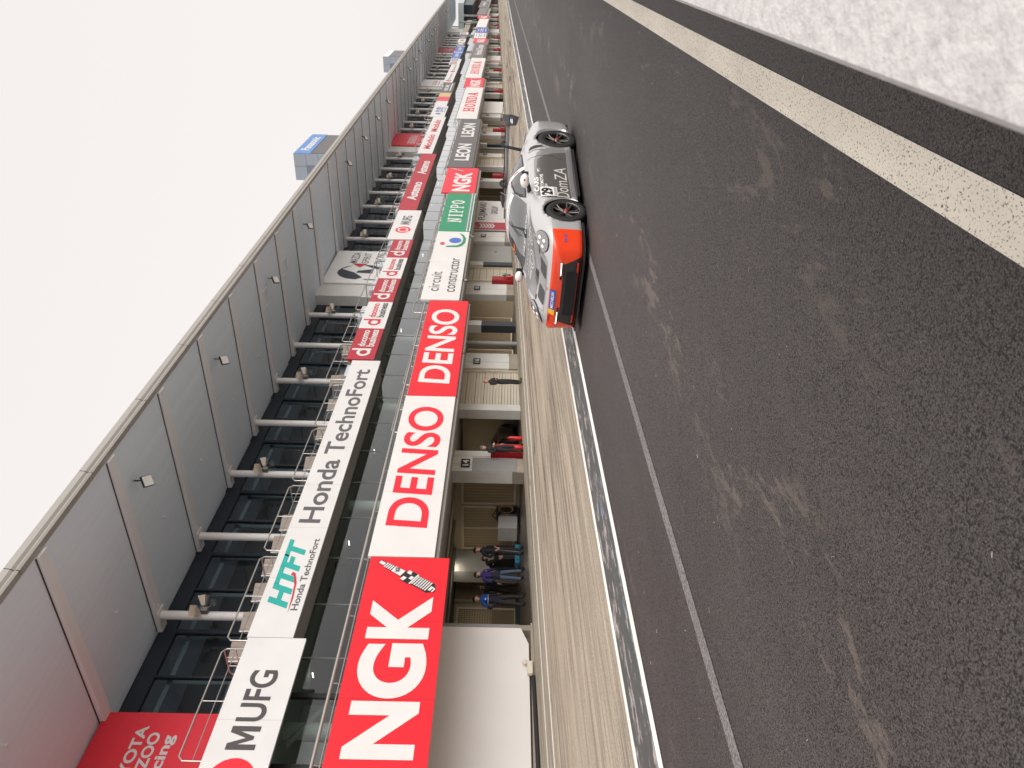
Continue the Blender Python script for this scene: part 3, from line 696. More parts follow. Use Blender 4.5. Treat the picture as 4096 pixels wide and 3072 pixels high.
lower('white HONDA board just before the grey Honda Dream board', 104.75, 122.7, 5.67, 7.74, WH, [('slab', 'HONDA', .172, .808, .22, .78, (206, 48, 62))])
lower('dark grey Honda Dream board far along the lower row', 122.85, 140.7, 6.1, 8.05, (104, 98, 97), [('t', 'Honda Dream', .18, .84, .2, .75, .02, 0, WH)])
lower('red NGK board beyond the grey Honda Dream board', 140.75, 146.9, 6.22, 8.5, (206, 54, 70), ngk_items(2.75))
lower('white board with dark blue lettering beside the blue one', 147.1, 154.8, 6.59, 8.68, WH, [('r', .15, .85, .4, .44, (70, 74, 120)), ('r', .45, .55, .44, .58, (70, 74, 120)), ('r', .15, .85, .58, .62, (70, 74, 120)), ('r', .3, .7, .8, .86, DR), ('r', .25, .75, .12, .18, NAVY)])
lower('blue board with white lettering far along the lower row', 154.85, 164.6, 6.64, 8.66, (70, 92, 160), [('r', .15, .85, .4, .44, WH), ('r', .45, .55, .44, .58, WH), ('r', .15, .85, .58, .62, WH), ('r', .3, .7, .8, .86, WH), ('r', .25, .75, .12, .18, WH)])
lower('blank off-white board beyond the blue one', 164.8, 181.5, 7.05, 9.05, (214, 210, 204), [])
lower('farthest small red NGK board', 182.5, 189.1, 7.2, 9.55, (206, 60, 74), ngk_items(2.75))
lower('blank dark grey board beyond the farthest red NGK board', 190.8, 208.3, 7.98, 10.07, (112, 106, 106), [])
lower('last dark grey board with pale lettering at the far end', 209.3, 231.4, 8.5, 10.5, (112, 106, 106), [('r', .3, .7, .35, .42, WH), ('r', .3, .7, .5, .57, WH)])
# upper row --------------------------------------------------------
def upper(label, X0, X1, zb, zt, bgc, items, **k):
    a = UB(X0, X1, zb, zt); return board('advertising_board', label, *a, YU, bgc, items, group=GU, **k)
upper('white board with grey MUFG letters and part of a red disc, nearest upper board', 9.2, 14.1, 6.69, 8.23, WH,
      [('e', .165, .5, .135, .38, (226, 24, 44)), ('p', [(0.34 + 0.125 * a, 0.28 + 0.44 * b) for a, b in MPOLY], DK), ('t', 'UFG', .49, .79, .28, .72, .02, 0, DK)])
ht = [('t', 'Honda TechnoFort', .30, .948, .24, .80, .02, 0, (88, 84, 86)), ('t', 'Honda TechnoFort', .062, .252, .1, .26, .02, 0, (88, 84, 86)),
      ('t', 'HTFT', .066, .25, .36, .84, .05, .28, (30, 160, 150)), ('p', [(.055, .30), (.09, .28), (.13, .32), (.155, .42), (.158, .50), (.15, .52), (.147, .44), (.125, .36), (.09, .32)], DR)]
upper('long white Honda TechnoFort board with a teal emblem', 14.12, 29.35, 7.05, 8.27, WH, ht)
def docomo(c1, c2): return [('ring', .22, .47, .115, .25, .05, .11, 0, 360, c1), ('r', .285, .335, .22, .92, c1), ('t', 'docomo', .40, .93, .50, .78, .025, 0, c1), ('t', 'business', .40, .95, .16, .46, .025, 0, c2)]
dn = ['red docomo business board touching the Honda TechnoFort board', 'white docomo business board nearer of the two white ones', 'red docomo business board between the two white ones', 'white docomo business board farther of the two white ones', 'red docomo business board touching the whole MUFG board']
for i, (a, b) in enumerate(((29.45, 32.5), (32.5, 35.5), (35.5, 38.55), (38.55, 41.6), (41.6, 44.6))):
    r_ = i % 2 == 0
    upper(dn[i], a, b - .01, 7.36, 8.57, RED2 if r_ else WH, docomo(WH, WH) if r_ else docomo((196, 34, 50), DK))
upper('white MUFG board with a complete red ring', 44.62, 50.25, 7.47, 9.0, WH, [('ring', .31, .5, .105, .31, .035, .09, 60, 230, (220, 40, 56)), ('ring', .31, .5, .105, .31, .035, .09, 240, 410, (220, 40, 56)), ('e', .31, .5, .05, .15, (220, 40, 56)), ('p', [(0.486 + 0.09 * a, 0.3 + 0.4 * b) for a, b in MPOLY], DK), ('t', 'UFG', .595, .789, .30, .70, .02, 0, DK)])
upper('dark red board with Astemo twice in white', 50.3, 65.4, 7.83, 9.1, RED2, [('t', 'Astemo', .148, .442, .22, .78, .03, .05, WH), ('t', 'Astemo', .587, .844, .22, .78, .03, .05, WH)])
upper('white board with Modulo twice in red', 65.5, 80.3, 8.22, 9.47, WH, [('t', 'Modulo', .102, .47, .26, .76, .03, .12, (196, 50, 60)), ('t', 'Modulo', .546, .901, .26, .76, .03, .12, (196, 50, 60))])
upper('white board with blue Japanese characters and a blue flower', 80.35, 85.85, 8.4, 9.87, WH, [('e', .25, .5, .06, .16, BL), ('e', .25, .5, .02, .05, WH), ('p', [(.25, .74), (.28, .66), (.25, .26), (.22, .66)], BL), ('t', '鈴鹿', .40, .88, .46, .80, .01, 0, BL), ('t', '伊勢', .40, .88, .22, .44, .01, 0, BL), ('r', .4, .88, .1, .14, BL)])
upper('board striped white, red, tan and dark grey', 85.9, 100.6, 8.62, 9.92, WH, [('r', .18, .36, 0, 1, (206, 70, 84)), ('r', .36, .52, 0, 1, TAN), ('r', .52, 1, 0, 1, GRY), ('t', '住友', .6, .9, .45, .82, .02, 0, WH), ('r', .62, .95, .2, .3, WH)])
upper('long white board with two small red emblems and dark script', 100.7, 115.3, 9.05, 10.18, WH, [('e', .08, .5, .04, .3, (196, 70, 84)), ('t', 'Ecoree', .15, .46, .35, .65, .01, 0, DK), ('e', .58, .5, .04, .3, (196, 70, 84)), ('t', 'Ecoree', .65, .96, .35, .65, .01, 0, DK)])
upper('white board with two orange pictures just before the blue boards', 115.45, 120.7, 9.13, 10.62, WH, [('r', .05, .45, .3, .9, (120, 130, 170)), ('e', .25, .55, .12, .2, (220, 160, 70)), ('r', .55, .95, .3, .9, (120, 130, 170)), ('e', .75, .55, .12, .2, (220, 160, 70))])
upper('blue board with two rows of white characters', 121.0, 135.1, 9.43, 10.77, (64, 100, 170), [('r', .0, .03, 0, 1, WH), ('r', .47, .53, 0, 1, WH), ('r', .97, 1, 0, 1, WH), ('t', '三重県', .1, .4, .3, .7, .02, 0, WH), ('t', '三重県', .6, .9, .3, .7, .02, 0, WH)])
upper('grey board with a pale patch beyond the blue boards', 135.4, 139.8, 9.7, 10.97, (120, 116, 114), [('r', .45, .8, .2, .8, (206, 200, 204))])
upper('small white board with a pinkish picture far along the upper row', 140.1, 145.0, 9.81, 11.05, WH, [('r', .35, .75, .25, .75, (180, 120, 126))])
upper('small grey board between two far white boards', 145.2, 148.9, 9.88, 11.08, (130, 126, 124), [('r', .4, .8, .25, .8, (200, 190, 196))])
upper('farthest white board of the upper row with orange pictures', 149.7, 155.1, 9.91, 11.4, WH, [('r', .05, .45, .3, .9, (90, 100, 140)), ('e', .25, .55, .12, .2, (220, 160, 70)), ('r', .55, .95, .3, .9, (90, 100, 140)), ('e', .75, .55, .12, .2, (220, 160, 70))])
# panels on the top-floor walls --------------------------------------
GP = 'large panels under the roof'
def panel(label, x0_, x1_, zb, zt, c, items): return board('wall_panel', label, x0_, x1_, zb, zt, 20.72, c, items, group=GP)
panel('red TOYOTA GAZOO Racing panel under the roof at the near end', 7.6, 15.02, 8.6, 13.48, (226, 44, 60),
      [('t', 'TOYOTA', .62, .939, .69, .76, .03, 0, WH), ('t', 'GAZOO', .66, .91, .60, .67, .03, 0, WH), ('t', 'Racing', .66, .90, .495, .58, .03, 0, WH)])
mz = [('t', 'MAZDA', .60, .94, .63, .75, .004, 0, DK), ('t', 'SPIRIT', .60, .93, .46, .57, .004, 0, DK), ('t', 'RACING', .60, .95, .27, .38, .004, 0, DK),
      ('p', ell(.32, .54, .22, .31, 20, 25, 180) + [(.16, .46), (.30, .60), (.40, .80)], NAVY), ('p', [(.28, .34), (.42, .34), (.36, .56), (.30, .58)], NAVY), ('p', ell(.32, .46, .22, .30, 14, -90, 10) + [(.44, .36), (.40, .20)], NAVY),
      ('p', [(.46, .56), (.58, .70), (.58, .46)], (196, 40, 52)), ('p', [(.08, .26), (.11, .26), (.11, .42), (.09, .44)], NAVY)]
panel('white MAZDA SPIRIT RACING panel under the roof with a helmet-like emblem', 48.2, 54.15, 9.4, 14.2, (240, 238, 234), mz)
panel('dark red HONDA panel under the roof beyond the white MAZDA panel', 86.7, 92.6, 10.1, 15.1, (220, 46, 62), [('slab', 'HONDA', .16, .84, .46, .64, (214, 206, 202))])
panel('pale panel with faint red lettering far under the roof', 124.6, 130.5, 11, 15.85, (240, 238, 236), [('t', 'SUZUKA', .15, .85, .5, .64, .02, 0, (200, 110, 110)), ('r', .2, .8, .42, .45, (200, 110, 110))])
panel('small dark red panel far under the roof', 163, 169, 12, 16.65, (160, 52, 64), [('r', .4, .7, .48, .52, (206, 170, 170)), ('r', .4, .7, .42, .44, (206, 170, 170))])
# fabric banners on the walls between garage blocks ------------------
fz = 1.98
board('wall_banner', 'white FUJIMAKI GROUP banner with a dark red strip, behind the racing car', 49.23, 55.5, gz(52) + .12, 4.55, 17.12, WH,
      [('r', 0, .235, 0, 1, (166, 40, 58)), ('t', 'FUJIMAKI', .31, .93, .50, .72, .02, 0, DK), ('t', 'GROUP', .52, .80, .26, .42, .02, 0, DK), ('t', 'FFP', .06, .12, .70, .80, .01, 0, (214, 170, 176))] +
      [('p', [(.04 + .0, .36 + .07 * k), (.11, .30 + .07 * k), (.19, .36 + .07 * k), (.19, .40 + .07 * k), (.11, .34 + .07 * k), (.04, .40 + .07 * k)], WH) for k in range(5)], group='wall banners')
board('wall_banner', 'plain white wall panel past garage 28', 87.3, 93.6, gz(90) + .12, 5.2, 17.12, (222, 217, 211), [], group='wall banners')
board('wall_banner', 'white wall panel with a red strip and grey print past garage 36', 125.6, 131.8, gz(128) + .12, 6.1, 17.12, (222, 217, 211), [('r', 0, .2, .0, .7, (206, 120, 116)), ('r', .3, .9, .55, .72, (196, 192, 186))], group='wall banners')
board('wall_banner', 'pale lined wall panel past garage 44, farthest of them', 163.8, 170, gz(166) + .12, 7.0, 17.12, (222, 217, 211), [('r', .1, .9, .2 + .12 * k, .24 + .12 * k, (200, 194, 188)) for k in range(5)], group='wall banners')
# garage number plates -----------------------------------------------
PX = {14: (23.33, 3.01), 16: (31.27, 2.94), 18: (39.72, 3.3), 20: (48.3, 3.27)}
for b in range(5):
    for k in range(4):
        n_ = 14 + 8 * b + 2 * k; x, z = PX[14 + 2 * k]; x += b * 38.4; z += b * .953
        board('number_plate', 'black plate with white number %d on the garage pillar' % n_, x - .25 - .004 * 0, x + .25, z - .165, z + .165, 17.2, (18, 18, 20), [('t', str(n_), .14, .86, .16, .84, .025, 0, WH)], depth=.03, cat='number plate', group='garage number plates', part='numeral')
for n_, x, z in ((15, 31.2, 3.62), (17, 36.4, 3.95), (19, 39.6, 3.95), (21, 46.6, 3.95)):
    board('number_plate', 'small black plate with %d under the balcony edge' % n_, x * .885 - .13, x * .885 + .13, 1.55 + (z - 1.55) * .88 - .12, 1.55 + (z - 1.55) * .88 + .1, 14.775, (20, 20, 22), [('t', str(n_), .15, .85, .15, .85, .02, 0, WH)], depth=.02, cat='number plate', group='small plates under the balcony edge', part='numeral')
# sign towers on the roof ---------------------------------------------
def tower(label, x0_, x1_, z0_, z1_, word):
    t = thing('sign_tower', label, 'sign tower', (0, 0, 0), 0, 'box towers on the roof')
    m_ = mat('tower_cladding', lin(142, 146, 152), .5, .2, noise=.05)
    mb = MB().box(x0_, x1_, 16.0, 18.15, z0_, z1_); b_ = mb.build('cladding', m_, t)
    mb = MB(); jm = mat('cladding_joint', lin(96, 100, 106), .6)
    for f in (.28, .52, .76): mb.box(x0_ - .012, x0_ + .005, 16.02, 18.13, z0_ + (z1_ - z0_) * f - .012, z0_ + (z1_ - z0_) * f + .012)
    for y, a, c in ((16.9, .28, .52), (17.4, .52, .76), (17.0, .76, 1)): mb.box(x0_ - .012, x0_ + .005, y, y + .024, z0_ + (z1_ - z0_) * a, z0_ + (z1_ - z0_) * c)
    mb.build('panel_joint', jm, t)
    MB().box(x0_ - .014, x0_ + .01, 16.9, 17.6, z0_ + (z1_ - z0_) * .52, z0_ + (z1_ - z0_) * .76).build('grille', mat('tower_grille', lin(104, 110, 118), .5), t)
    MB().box(x0_ + .15, x1_ - .15, 15.97, 16.01, z0_ + .2, z1_ - (1.4 if word else .9)).build('screen', mat('dark_screen', lin(66, 62, 62), .3), t)
    mb = MB().box(x0_ + .02, x1_ - .02, 15.96, 16.0, z1_ - (1.35 if word else .8), z1_ - .03); h_ = mb.build('header', printed((88, 128, 182) if word else (226, 226, 226)), t)
    if word:
        mb = MB(); lay(mb, [('t', word, .16, .84, .22, .80, .025, 0, WH)], lambda u, v, l: (x0_ + (x1_ - x0_) * u, 15.96 - l, z1_ - 1.32 + 1.26 * v), lambda c: 0); mb.build('lettering', printed(WH), h_)
tower('grey box tower on the roof with a blue Panasonic header', 63.3, 70.1, ROOF(64) + .6, 19.3, 'Panasonic')
tower('smaller plain grey box tower farther along the roof', 119.4, 126, ROOF(120) + .6, 20.4, None)
# ================================================================== FITTINGS ON THE BUILDING
# flood lights under the roof edge
flx = [19.8, 28.0, 36.6, 45.0, 59.6, 68.0, 76.2, 84.3, 98.5, 106.7, 114.9, 123.2, 136.8, 145.0, 152.9, 160.8, 174.6, 182.2, 190.5, 198.2]
for i, x in enumerate(flx):
    z = ROOF(x) - .13
    t = thing('flood_light', '%s flood light from the near end hanging under the roof edge' % ORD[i], 'flood light', (x, 15.6, z), 0, 'flood lights under the roof edge')
    MB().tube([(0, 0, 0), (0, 0, -.12), (.1, .06, -.26)], .025, 6).tube([(-.16, -.1, -.02), (-.1, -.05, -.2), (.02, 0, -.24), (.05, .02, -.2)], .01, 5).build('bracket', BLACKF, t)
    M = Matrix.Translation((.16, .12, -.36)) @ Euler((math.radians(-28), math.radians(30), math.radians(20))).to_matrix().to_4x4()
    MB().box(-.19, .19, -.19, .19, 0, .09, 0, M).build('housing', BLACKF, t, .015)
    mb = MB().box(-.165, .165, -.165, .165, -.012, -.002, 0, M)
    mb.build('lens', mat('lamp_lens', lin(228, 226, 222), .25), t)
# speakers and spot lamps on every other column
si = 0
for i, x in enumerate(CX):
    if (i % 7) % 2 or x > 190: continue
    z = 12.1 + .0207 * (x - 19); 
    t = thing('loudspeaker', '%s pair of beige horn speakers from the near end, clamped on a roof column' % ORD[si], 'loudspeaker', (x, 20.72, z), 0, 'horn speakers on the columns'); si += 1
    bm_ = mat('horn_beige', lin(226, 214, 198), .5)
    def horn(M):
        a, b_, L_ = .08, .21, .34
        vs = [M @ Vector(q) for q in ((-a, -.06, 0), (a, -.06, 0), (a, .06, 0), (-a, .06, 0), (-b_, -.13, L_), (b_, -.13, L_), (b_, .13, L_), (-b_, .13, L_))]
        return MB().add(vs, [(3, 2, 1, 0), (0, 1, 5, 4), (1, 2, 6, 5), (2, 3, 7, 6), (3, 0, 4, 7)]).build('horn', bm_, t)
    horn(Matrix.Translation((-.12, -.1, -.05)) @ Euler((math.radians(72), 0, math.radians(-35))).to_matrix().to_4x4())
    horn(Matrix.Translation((.22, -.1, -.12)) @ Euler((math.radians(80), 0, math.radians(50))).to_matrix().to_4x4())
    MB().box(-.08, .1, -.16, .02, -.32, -.1).tube([(0, 0, -.35), (.1, -.1, -.3), (.25, -.12, -.42)], .02, 6).build('bracket', mat('bracket_metal', lin(150, 146, 140), .4, .6), t)
    mb = MB().lathe([(.09, 0), (.12, .16), (.12, .18)], Matrix.Translation((.24, -.14, -.5)) @ Euler((math.radians(70), 0, 0)).to_matrix().to_4x4(), 12); mb.build('spot_lamp', mat('lamp_body', lin(120, 122, 124), .4, .3), t)
# handrails
for i, (x0_, x1_, z) in enumerate(((9, 32.2, 5.36), (32.4, 55, 5.76), (55.4, 71.6, 6.3), (72, 94, 6.72), (94.4, 110.2, 7.24), (110.6, 132, 7.62), (132.5, 170, 8.2))):
    mb = MB().tube([(x0_, 14.8, z), (x1_, 14.8, z)], .04, 8).tube([(x0_, 14.85, z - .16), (x1_, 14.85, z - .16)], .018, 6)
    x = x0_ + .6
    while x < x1_: mb.tube([(x, 14.82, z), (x, 14.86, z - .22), (x + .05, 14.95, z - .3)], .02, 5); x += 2.0
    o = mb.build('handrail', STEEL); tag(o, '%s length of steel handrail from the near end above the lower boards' % ORD[i], 'handrail', 'handrails of the lower balcony')
def rail_frame(x0_, x1_, y, z0_, z1_, mb, r_=.026, mids=2):
    e = .12
    mb.tube([(x0_, y, z0_), (x0_, y, z1_ - e), (x0_ + e, y, z1_), (x1_ - e, y, z1_), (x1_, y, z1_ - e), (x1_, y, z0_)], r_, 6)
    for k in range(1, mids + 1):
        z = z0_ + (z1_ - z0_) * k / (mids + 1); mb.tube([(x0_, y, z), (x1_, y, z)], r_ * .55, 5)
    xm = (x0_ + x1_) / 2; mb.tube([(xm, y, z0_), (xm, y, z1_)], r_ * .55, 5)
def rail_side(x, y0_, y1_, z0_, z1_, mb, r_=.026):
    e = .1; mb.tube([(x, y0_, z0_), (x, y0_, z1_ - e), (x, y0_ + e, z1_), (x, y1_ - e, z1_), (x, y1_, z1_ - e), (x, y1_, z0_)], r_, 6)
    for k in (1, 2): z = z0_ + (z1_ - z0_) * k / 3; mb.tube([(x, y0_, z), (x, y1_, z)], r_ * .55, 5)
    for k in (1, 2): yy = y0_ + (y1_ - y0_) * k / 3; mb.tube([(x, yy, z0_), (x, yy, z1_)], r_ * .5, 5)
i = 0; x = 11.6
while x < 108 and i < 26:
    zf = zof(UG, x + 1.5) + 1.2; mb = MB(); zt = zf + .82
    rail_frame(x, x + 3.45, 17.85, zf - .3, zt, mb); rail_side(x + 3.5, 17.9, 19.0, zf - .2, zt, mb)
    o = mb.build('guard_rail', STEEL); tag(o, '%s tubular guard rail from the near end above the upper boards' % ORD[i], 'guard rail', 'guard rails of the upper balcony'); i += 1; x += 3.75
for i, (x0_, x1_) in enumerate(((9, 31.6), (31.7, 53.9), (54, 70.1), (70.3, 86), (86.3, 107.9), (108.2, 123.8), (124.2, 160))):
    z = zof(UG, x0_ + 1) + 1.28; mb = MB().tube([(x0_, 17.6, z), (x1_, 17.6, z)], .028, 6).tube([(x0_, 17.62, z - .14), (x1_, 17.62, z - .14)], .014, 5)
    o = mb.build('handrail', STEEL); tag(o, '%s thin steel rail from the near end just above the upper boards' % ORD[i], 'handrail', 'thin rails of the upper balcony')
# lower balcony: mesh guard rails in front of rows of blue-grey seats
i = 0; x = 22.6
while x < 92 and i < 22:
    zf = zof(LG, x + 1.5) + 1.45; mb = MB(); rail_frame(x, x + 3.0, 15.4, zf - .2, zf + .75, mb, .024, 3); rail_side(x + 3.05, 15.45, 16.3, zf - .2, zf + .75, mb, .024)
    o = mb.build('guard_rail', STEEL); tag(o, '%s tubular guard rail from the near end above the lower boards' % ORD[i], 'guard rail', 'guard rails of the lower balcony'); i += 1; x += 3.3
i = 0; x = 23.0
sm_ = mat('seat_bluegrey', lin(112, 132, 138), .5)
while x < 50:
    zf = zof(LG, x) + .5; mb = MB()
    mb.box(x, x + 2.6, 15.7, 16.1, zf + .85, zf + .9)
    for k in range(5): mb.box(x + .52 * k + .03, x + .52 * k + .47, 15.72, 16.05, zf + .9, zf + .94, 0); mb.box(x + .52 * k + .03, x + .52 * k + .47, 16.05, 16.12, zf + .9, zf + 1.35, 0)
    for q in (.1, 1.3, 2.5): mb.box(x + q - .03, x + q + .03, 15.85, 15.95, zf, zf + .85)
    o = mb.build('seat_row', sm_); tag(o, '%s row of five blue-grey seats from the near end behind the lower rail' % ORD[i], 'seats', 'seat rows on the lower balcony'); i += 1; x += 3.0
# stacks of folded tables on the upper balcony
wood = mat('table_top_wood', lin(140, 126, 114), .5, noise=.3, nscale=1.5, stretch=(12, 12, 1.2)); tl = mat('table_edge_white', lin(214, 212, 206), .5)
for i, x in enumerate((15.9, 17.05, 18.3, 19.45, 20.6, 21.75, 25.4, 27.6, 29.9, 32.1, 35.2)):
    zf = zof(UG, x) + .5
    t = thing('table_stack', '%s stack of folded wood-topped tables from the near end, leaning on the upper balcony' % ORD[i], 'stacked tables', (x, 18.75, zf + .35), 0, 'stacked tables on the upper balcony')
    for k in range(4):
        M = Matrix.Translation((.07 * k - .1, .1 * k, 0)) @ Euler((math.radians(-8), 0, math.radians(-24 + 2 * k))).to_matrix().to_4x4()
        h_ = 1.42 - .07 * k; mb = MB().box(-.3, .3, -.025, .0, .1, h_, 0, M); mb.box(-.33, -.3, -.03, .05, .1, h_ + .01, 1, M); mb.box(-.3, .3, .0, .05, .1, h_, 1, M)
        mb.build('table', [wood, tl], t)
    MB().box(-.55, .5, -.42, .3, -.3, .62).build('box_base', mat('pale_box', lin(206, 210, 216), .5), t)
# pale benches behind the rails farther on
i = 0; x = 38.5
while x < 84:
    zf = zof(UG, x) + .5; o = MB().box(x, x + 1.5, 18.6, 19.2, zf + .5, zf + 1.55).box(x + .1, x + .2, 18.7, 19.1, zf, zf + .5).box(x + 1.3, x + 1.4, 18.7, 19.1, zf, zf + .5).build('cabinet', mat('pale_box', lin(190, 194, 200), .5), None, .03)
    tag(o, '%s pale cabinet from the near end behind the upper rail' % ORD[i], 'cabinet', 'pale cabinets on the upper balcony'); i += 1; x += 3.75
# ceiling monitors in the lounge
for i, (x, y) in enumerate(((19.1, 19.6), (20.2, 19.5), (27.6, 19.7), (28.6, 19.6))):
    zt = zof(UG, x); t = thing('monitor', '%s black monitor from the near end hanging from the lounge ceiling' % ORD[i], 'monitor', (x, y, zt), 0, 'monitors in the lounge')
    MB().tube([(0, 0, 0), (0, 0, -.55)], .03, 8).box(-.08, .08, -.08, .08, -.04, 0).build('ceiling_pole', BLACKF, t)
    M = Matrix.Translation((0, 0, -.85)) @ Euler((math.radians(-15), 0, math.radians(-18))).to_matrix().to_4x4()
    MB().box(-.55, .55, -.04, .03, -.33, .33, 0, M).build('display', mat('monitor_black', lin(26, 26, 27), .2), t, .01)
# red equipment cabinets beside the pillars
redc = mat('cabinet_red', lin(164, 28, 36), .45, noise=.1); i = 0
for b in range(5):
    for k, xo in enumerate((24.1, 40.8)):
        x = xo + 38.3 * b; n_ = 14 + 8 * b + (0 if k == 0 else 4); zf = g(x, 17.2)
        t = thing('fire_cabinet', 'red fire cabinet standing at garage pillar %d' % n_, 'fire cabinet', (x, 17.24, zf), 0, 'red fire cabinets at the pillars')
        MB().box(-.27, .27, -.2, .22, 0, 1.22).build('cabinet_body', redc, t, .015)
        MB().box(-.25, .25, -.215, -.2, .55, 1.2).box(-.06, .06, -.22, -.2, .98, 1.0).build('door', mat('cabinet_red_door', lin(150, 24, 32), .4), t)
        MB().lathe([(0, 0), (.075, 0), (.08, .03), (.08, .34), (.03, .42), (.03, .46), (0, .46)], Matrix.Translation((-.12, -.33, .02)), 12).build('extinguisher', mat('extinguisher_red', lin(186, 26, 30), .3), t)
        if n_ != 14: MB().lathe([(0, 0), (.075, 0), (.08, .03), (.08, .34), (.03, .42), (.03, .46), (0, .46)], Matrix.Translation((.1, -.33, .16)), 12).tube([(.1, -.33, .6), (.18, -.4, .62), (.2, -.42, .4)], .012, 6).build('green_cylinder', mat('cylinder_green', lin(52, 84, 66), .4), t)
# low white wall light at the foot of the white wall
t = thing('wall_socket_unit', 'small white knobbed unit fixed low on the white wall', 'socket box', (14.0, 17.15, g(14, 17.15) + .05), 0)
MB().box(-.22, .2, -.1, .04, 0, .16).build('housing', mat('unit_cream', lin(206, 196, 180), .5), t, .03)
MB().ball((.16, -.06, .22), (.07, .06, .08)).build('knob', mat('unit_cream', lin(206, 196, 180), .5), t)
o = MB().tube([(13.7, 17.08, g(13.7, 17.1) + .05), (9.0, 17.08, g(9, 17.1) + .05), (4, 17.08, g(4, 17.1) + .05)], .06, 8).build('rubber_hose', mat('black_rubber', lin(34, 32, 32), .7)); tag(o, 'thick black hose lying along the foot of the white wall', 'hose')
# welding cart, cabinet and boxes in garage 13
zc = g(23.4, 20.4)
t = thing('service_cart', 'pale service cart with a coiled yellow hose in the first open garage', 'cart', (23.45, 20.3, zc), math.radians(0))
MB().box(-.4, .3, -.2, .5, .1, .86).build('panel_box', mat('cart_pale', lin(196, 192, 188), .5), t, .02)
MB().box(.31, .85, -.25, .5, .06, .12).box(.8, .85, -.25, .5, .12, .95).box(.31, .85, .45, .5, .12, .8).build('tray', mat('cart_dark', lin(48, 48, 50), .5), t)
mb = MB()
for k in range(4): mb.tube([(.6 + (.2 + .012 * k) * math.cos(a * .35), -.28 - .012 * k, .56 + (.26 + .012 * k) * math.sin(a * .35)) for a in range(19)], .014, 5)
mb.build('coiled_hose', mat('hose_ochre', lin(176, 128, 66), .5), t)
MB().lathe([(0, 0), (.13, 0), (.13, .62), (.06, .7), (0, .7)], Matrix.Translation((.62, .12, .12)), 14).build('gas_bottle', mat('bottle_grey', lin(150, 150, 150), .4), t)
MB().tube([(.85, -.1, .5), (1.5, -.1, .75), (1.9, -.1, .2)], .018, 6).tube([(.2, 0, .86), (.5, -.05, 1.1), (.9, 0, .95), (1.4, 0, .4)], .02, 6).build('hoses', BLACKF, t)
mb = MB()
for sx in (-.3, .75): mb.lathe([(0, -.03), (.06, -.03), (.06, .03), (0, .03)], Matrix.Translation((sx, -.2, .06)) @ Euler((math.radians(90), 0, 0)).to_matrix().to_4x4(), 10)
mb.build('castors', BLACKF, t)
t = thing('tool_cabinet', 'black tool cabinet with glass jars beside the pale cart', 'cabinet', (22.75, 21.4, g(22.7, 21.4)), 0)
MB().box(-.35, .4, -.3, .3, .08, 1.0).build('cabinet_body', mat('cabinet_black', lin(36, 36, 38), .4), t, .01)
MB().box(-.3, .36, -.32, -.3, .2, .5).box(-.3, .36, -.32, -.3, .55, .85).build('drawer', mat('drawer_dark', lin(60, 58, 56), .35), t)
o = MB().box(21.9, 22.9, 20.8, 21.3, g(22, 21) + .02, g(22, 21) + .2).box(22.0, 22.8, 20.75, 20.8, g(22, 21) + .08, g(22, 21) + .13).build('tool_tray', mat('tray_blue', lin(70, 140, 170), .4), None, .01); tag(o, 'light blue tray on the floor behind the standing people', 'tray')
o = MB().box(18.8, 21.6, 22.3, 22.6, g(20, 22.4), g(20, 22.4) + .18).box(19.2, 19.9, 22.25, 22.3, g(20, 22.4) + .03, g(20, 22.4) + .12).build('floor_beam', mat('dark_teal', lin(40, 56, 58), .5)); tag(o, 'dark teal beam lying on the garage floor behind the people', 'beam')
# red trolley and fire extinguisher of garage 15
t = thing('red_trolley', 'red trolley with a white box on top behind the black car', 'trolley', (28.2, 20.6, g(28.2, 20.6)), 0)
MB().box(-.4, .4, -.25, .25, .15, .2).box(-.4, -.35, -.25, .25, .2, .8).box(.35, .4, -.25, .25, .2, .8).box(-.4, .4, -.25, .25, .75, .8).build('frame', redc, t)
MB().box(-.2, .1, -.15, .15, .8, 1.05).build('white_box', mat('cart_pale', lin(196, 192, 188), .5), t, .01)
t = thing('fire_extinguisher', 'large red fire extinguisher standing beside the man with the beanie', 'fire extinguisher', (24.85, 17.1, g(24.85, 17.1)), 0)
MB().lathe([(0, 0), (.085, 0), (.09, .03), (.09, .48), (.04, .56), (.04, .6), (0, .6)], Matrix.Identity(4), 16).build('cylinder', mat('extinguisher_red', lin(186, 26, 30), .3), t)
MB().tube([(0, 0, .6), (0, 0, .66), (.1, 0, .68)], .015, 6).tube([(0, 0, .64), (-.1, -.08, .55), (-.11, -.1, .3)], .012, 6).build('hose', BLACKF, t)
# far end: posts, annex, pole and bare trees
for i, (x, w_) in enumerate(((158, .5), (182, .9), (197, .9))):
    o = MB().box(x, x + w_, 17.0, 17.3, zof(UG, min(x, 185)) - 2.8, 13.2 + (0 if i else -1)).box(x - .1, x + w_ + .1, 16.9, 17.4, 13.2 + (0 if i else -1), 13.35 + (0 if i else -1)).build('steel_post', mat('post_grey', lin(150, 150, 146) if i == 0 else lin(104, 100, 98), .5))
    tag(o, ['pale upright post at the end of the upper boards', 'nearer dark slab post before the far annex', 'farther dark slab post before the far annex'][i], 'post', 'posts at the far end')
t = thing('annex_building', 'low pale roofed annex with dark glazing beyond the pit building', 'building', (0, 0, 0))
MB().prism([(206, 15.2, 13.9), (206, 15.2, 15.2), (300, 15.2, 17.8), (300, 15.2, 16.2)], (0, 14, 0)).build('roof', mat('annex_roof', lin(176, 186, 186), .5), t)
MB().box(207, 299, 15.6, 28, 11.8, 14.2).build('glazing', mat('annex_glass', lin(46, 56, 62), .08), t)
mb = MB()
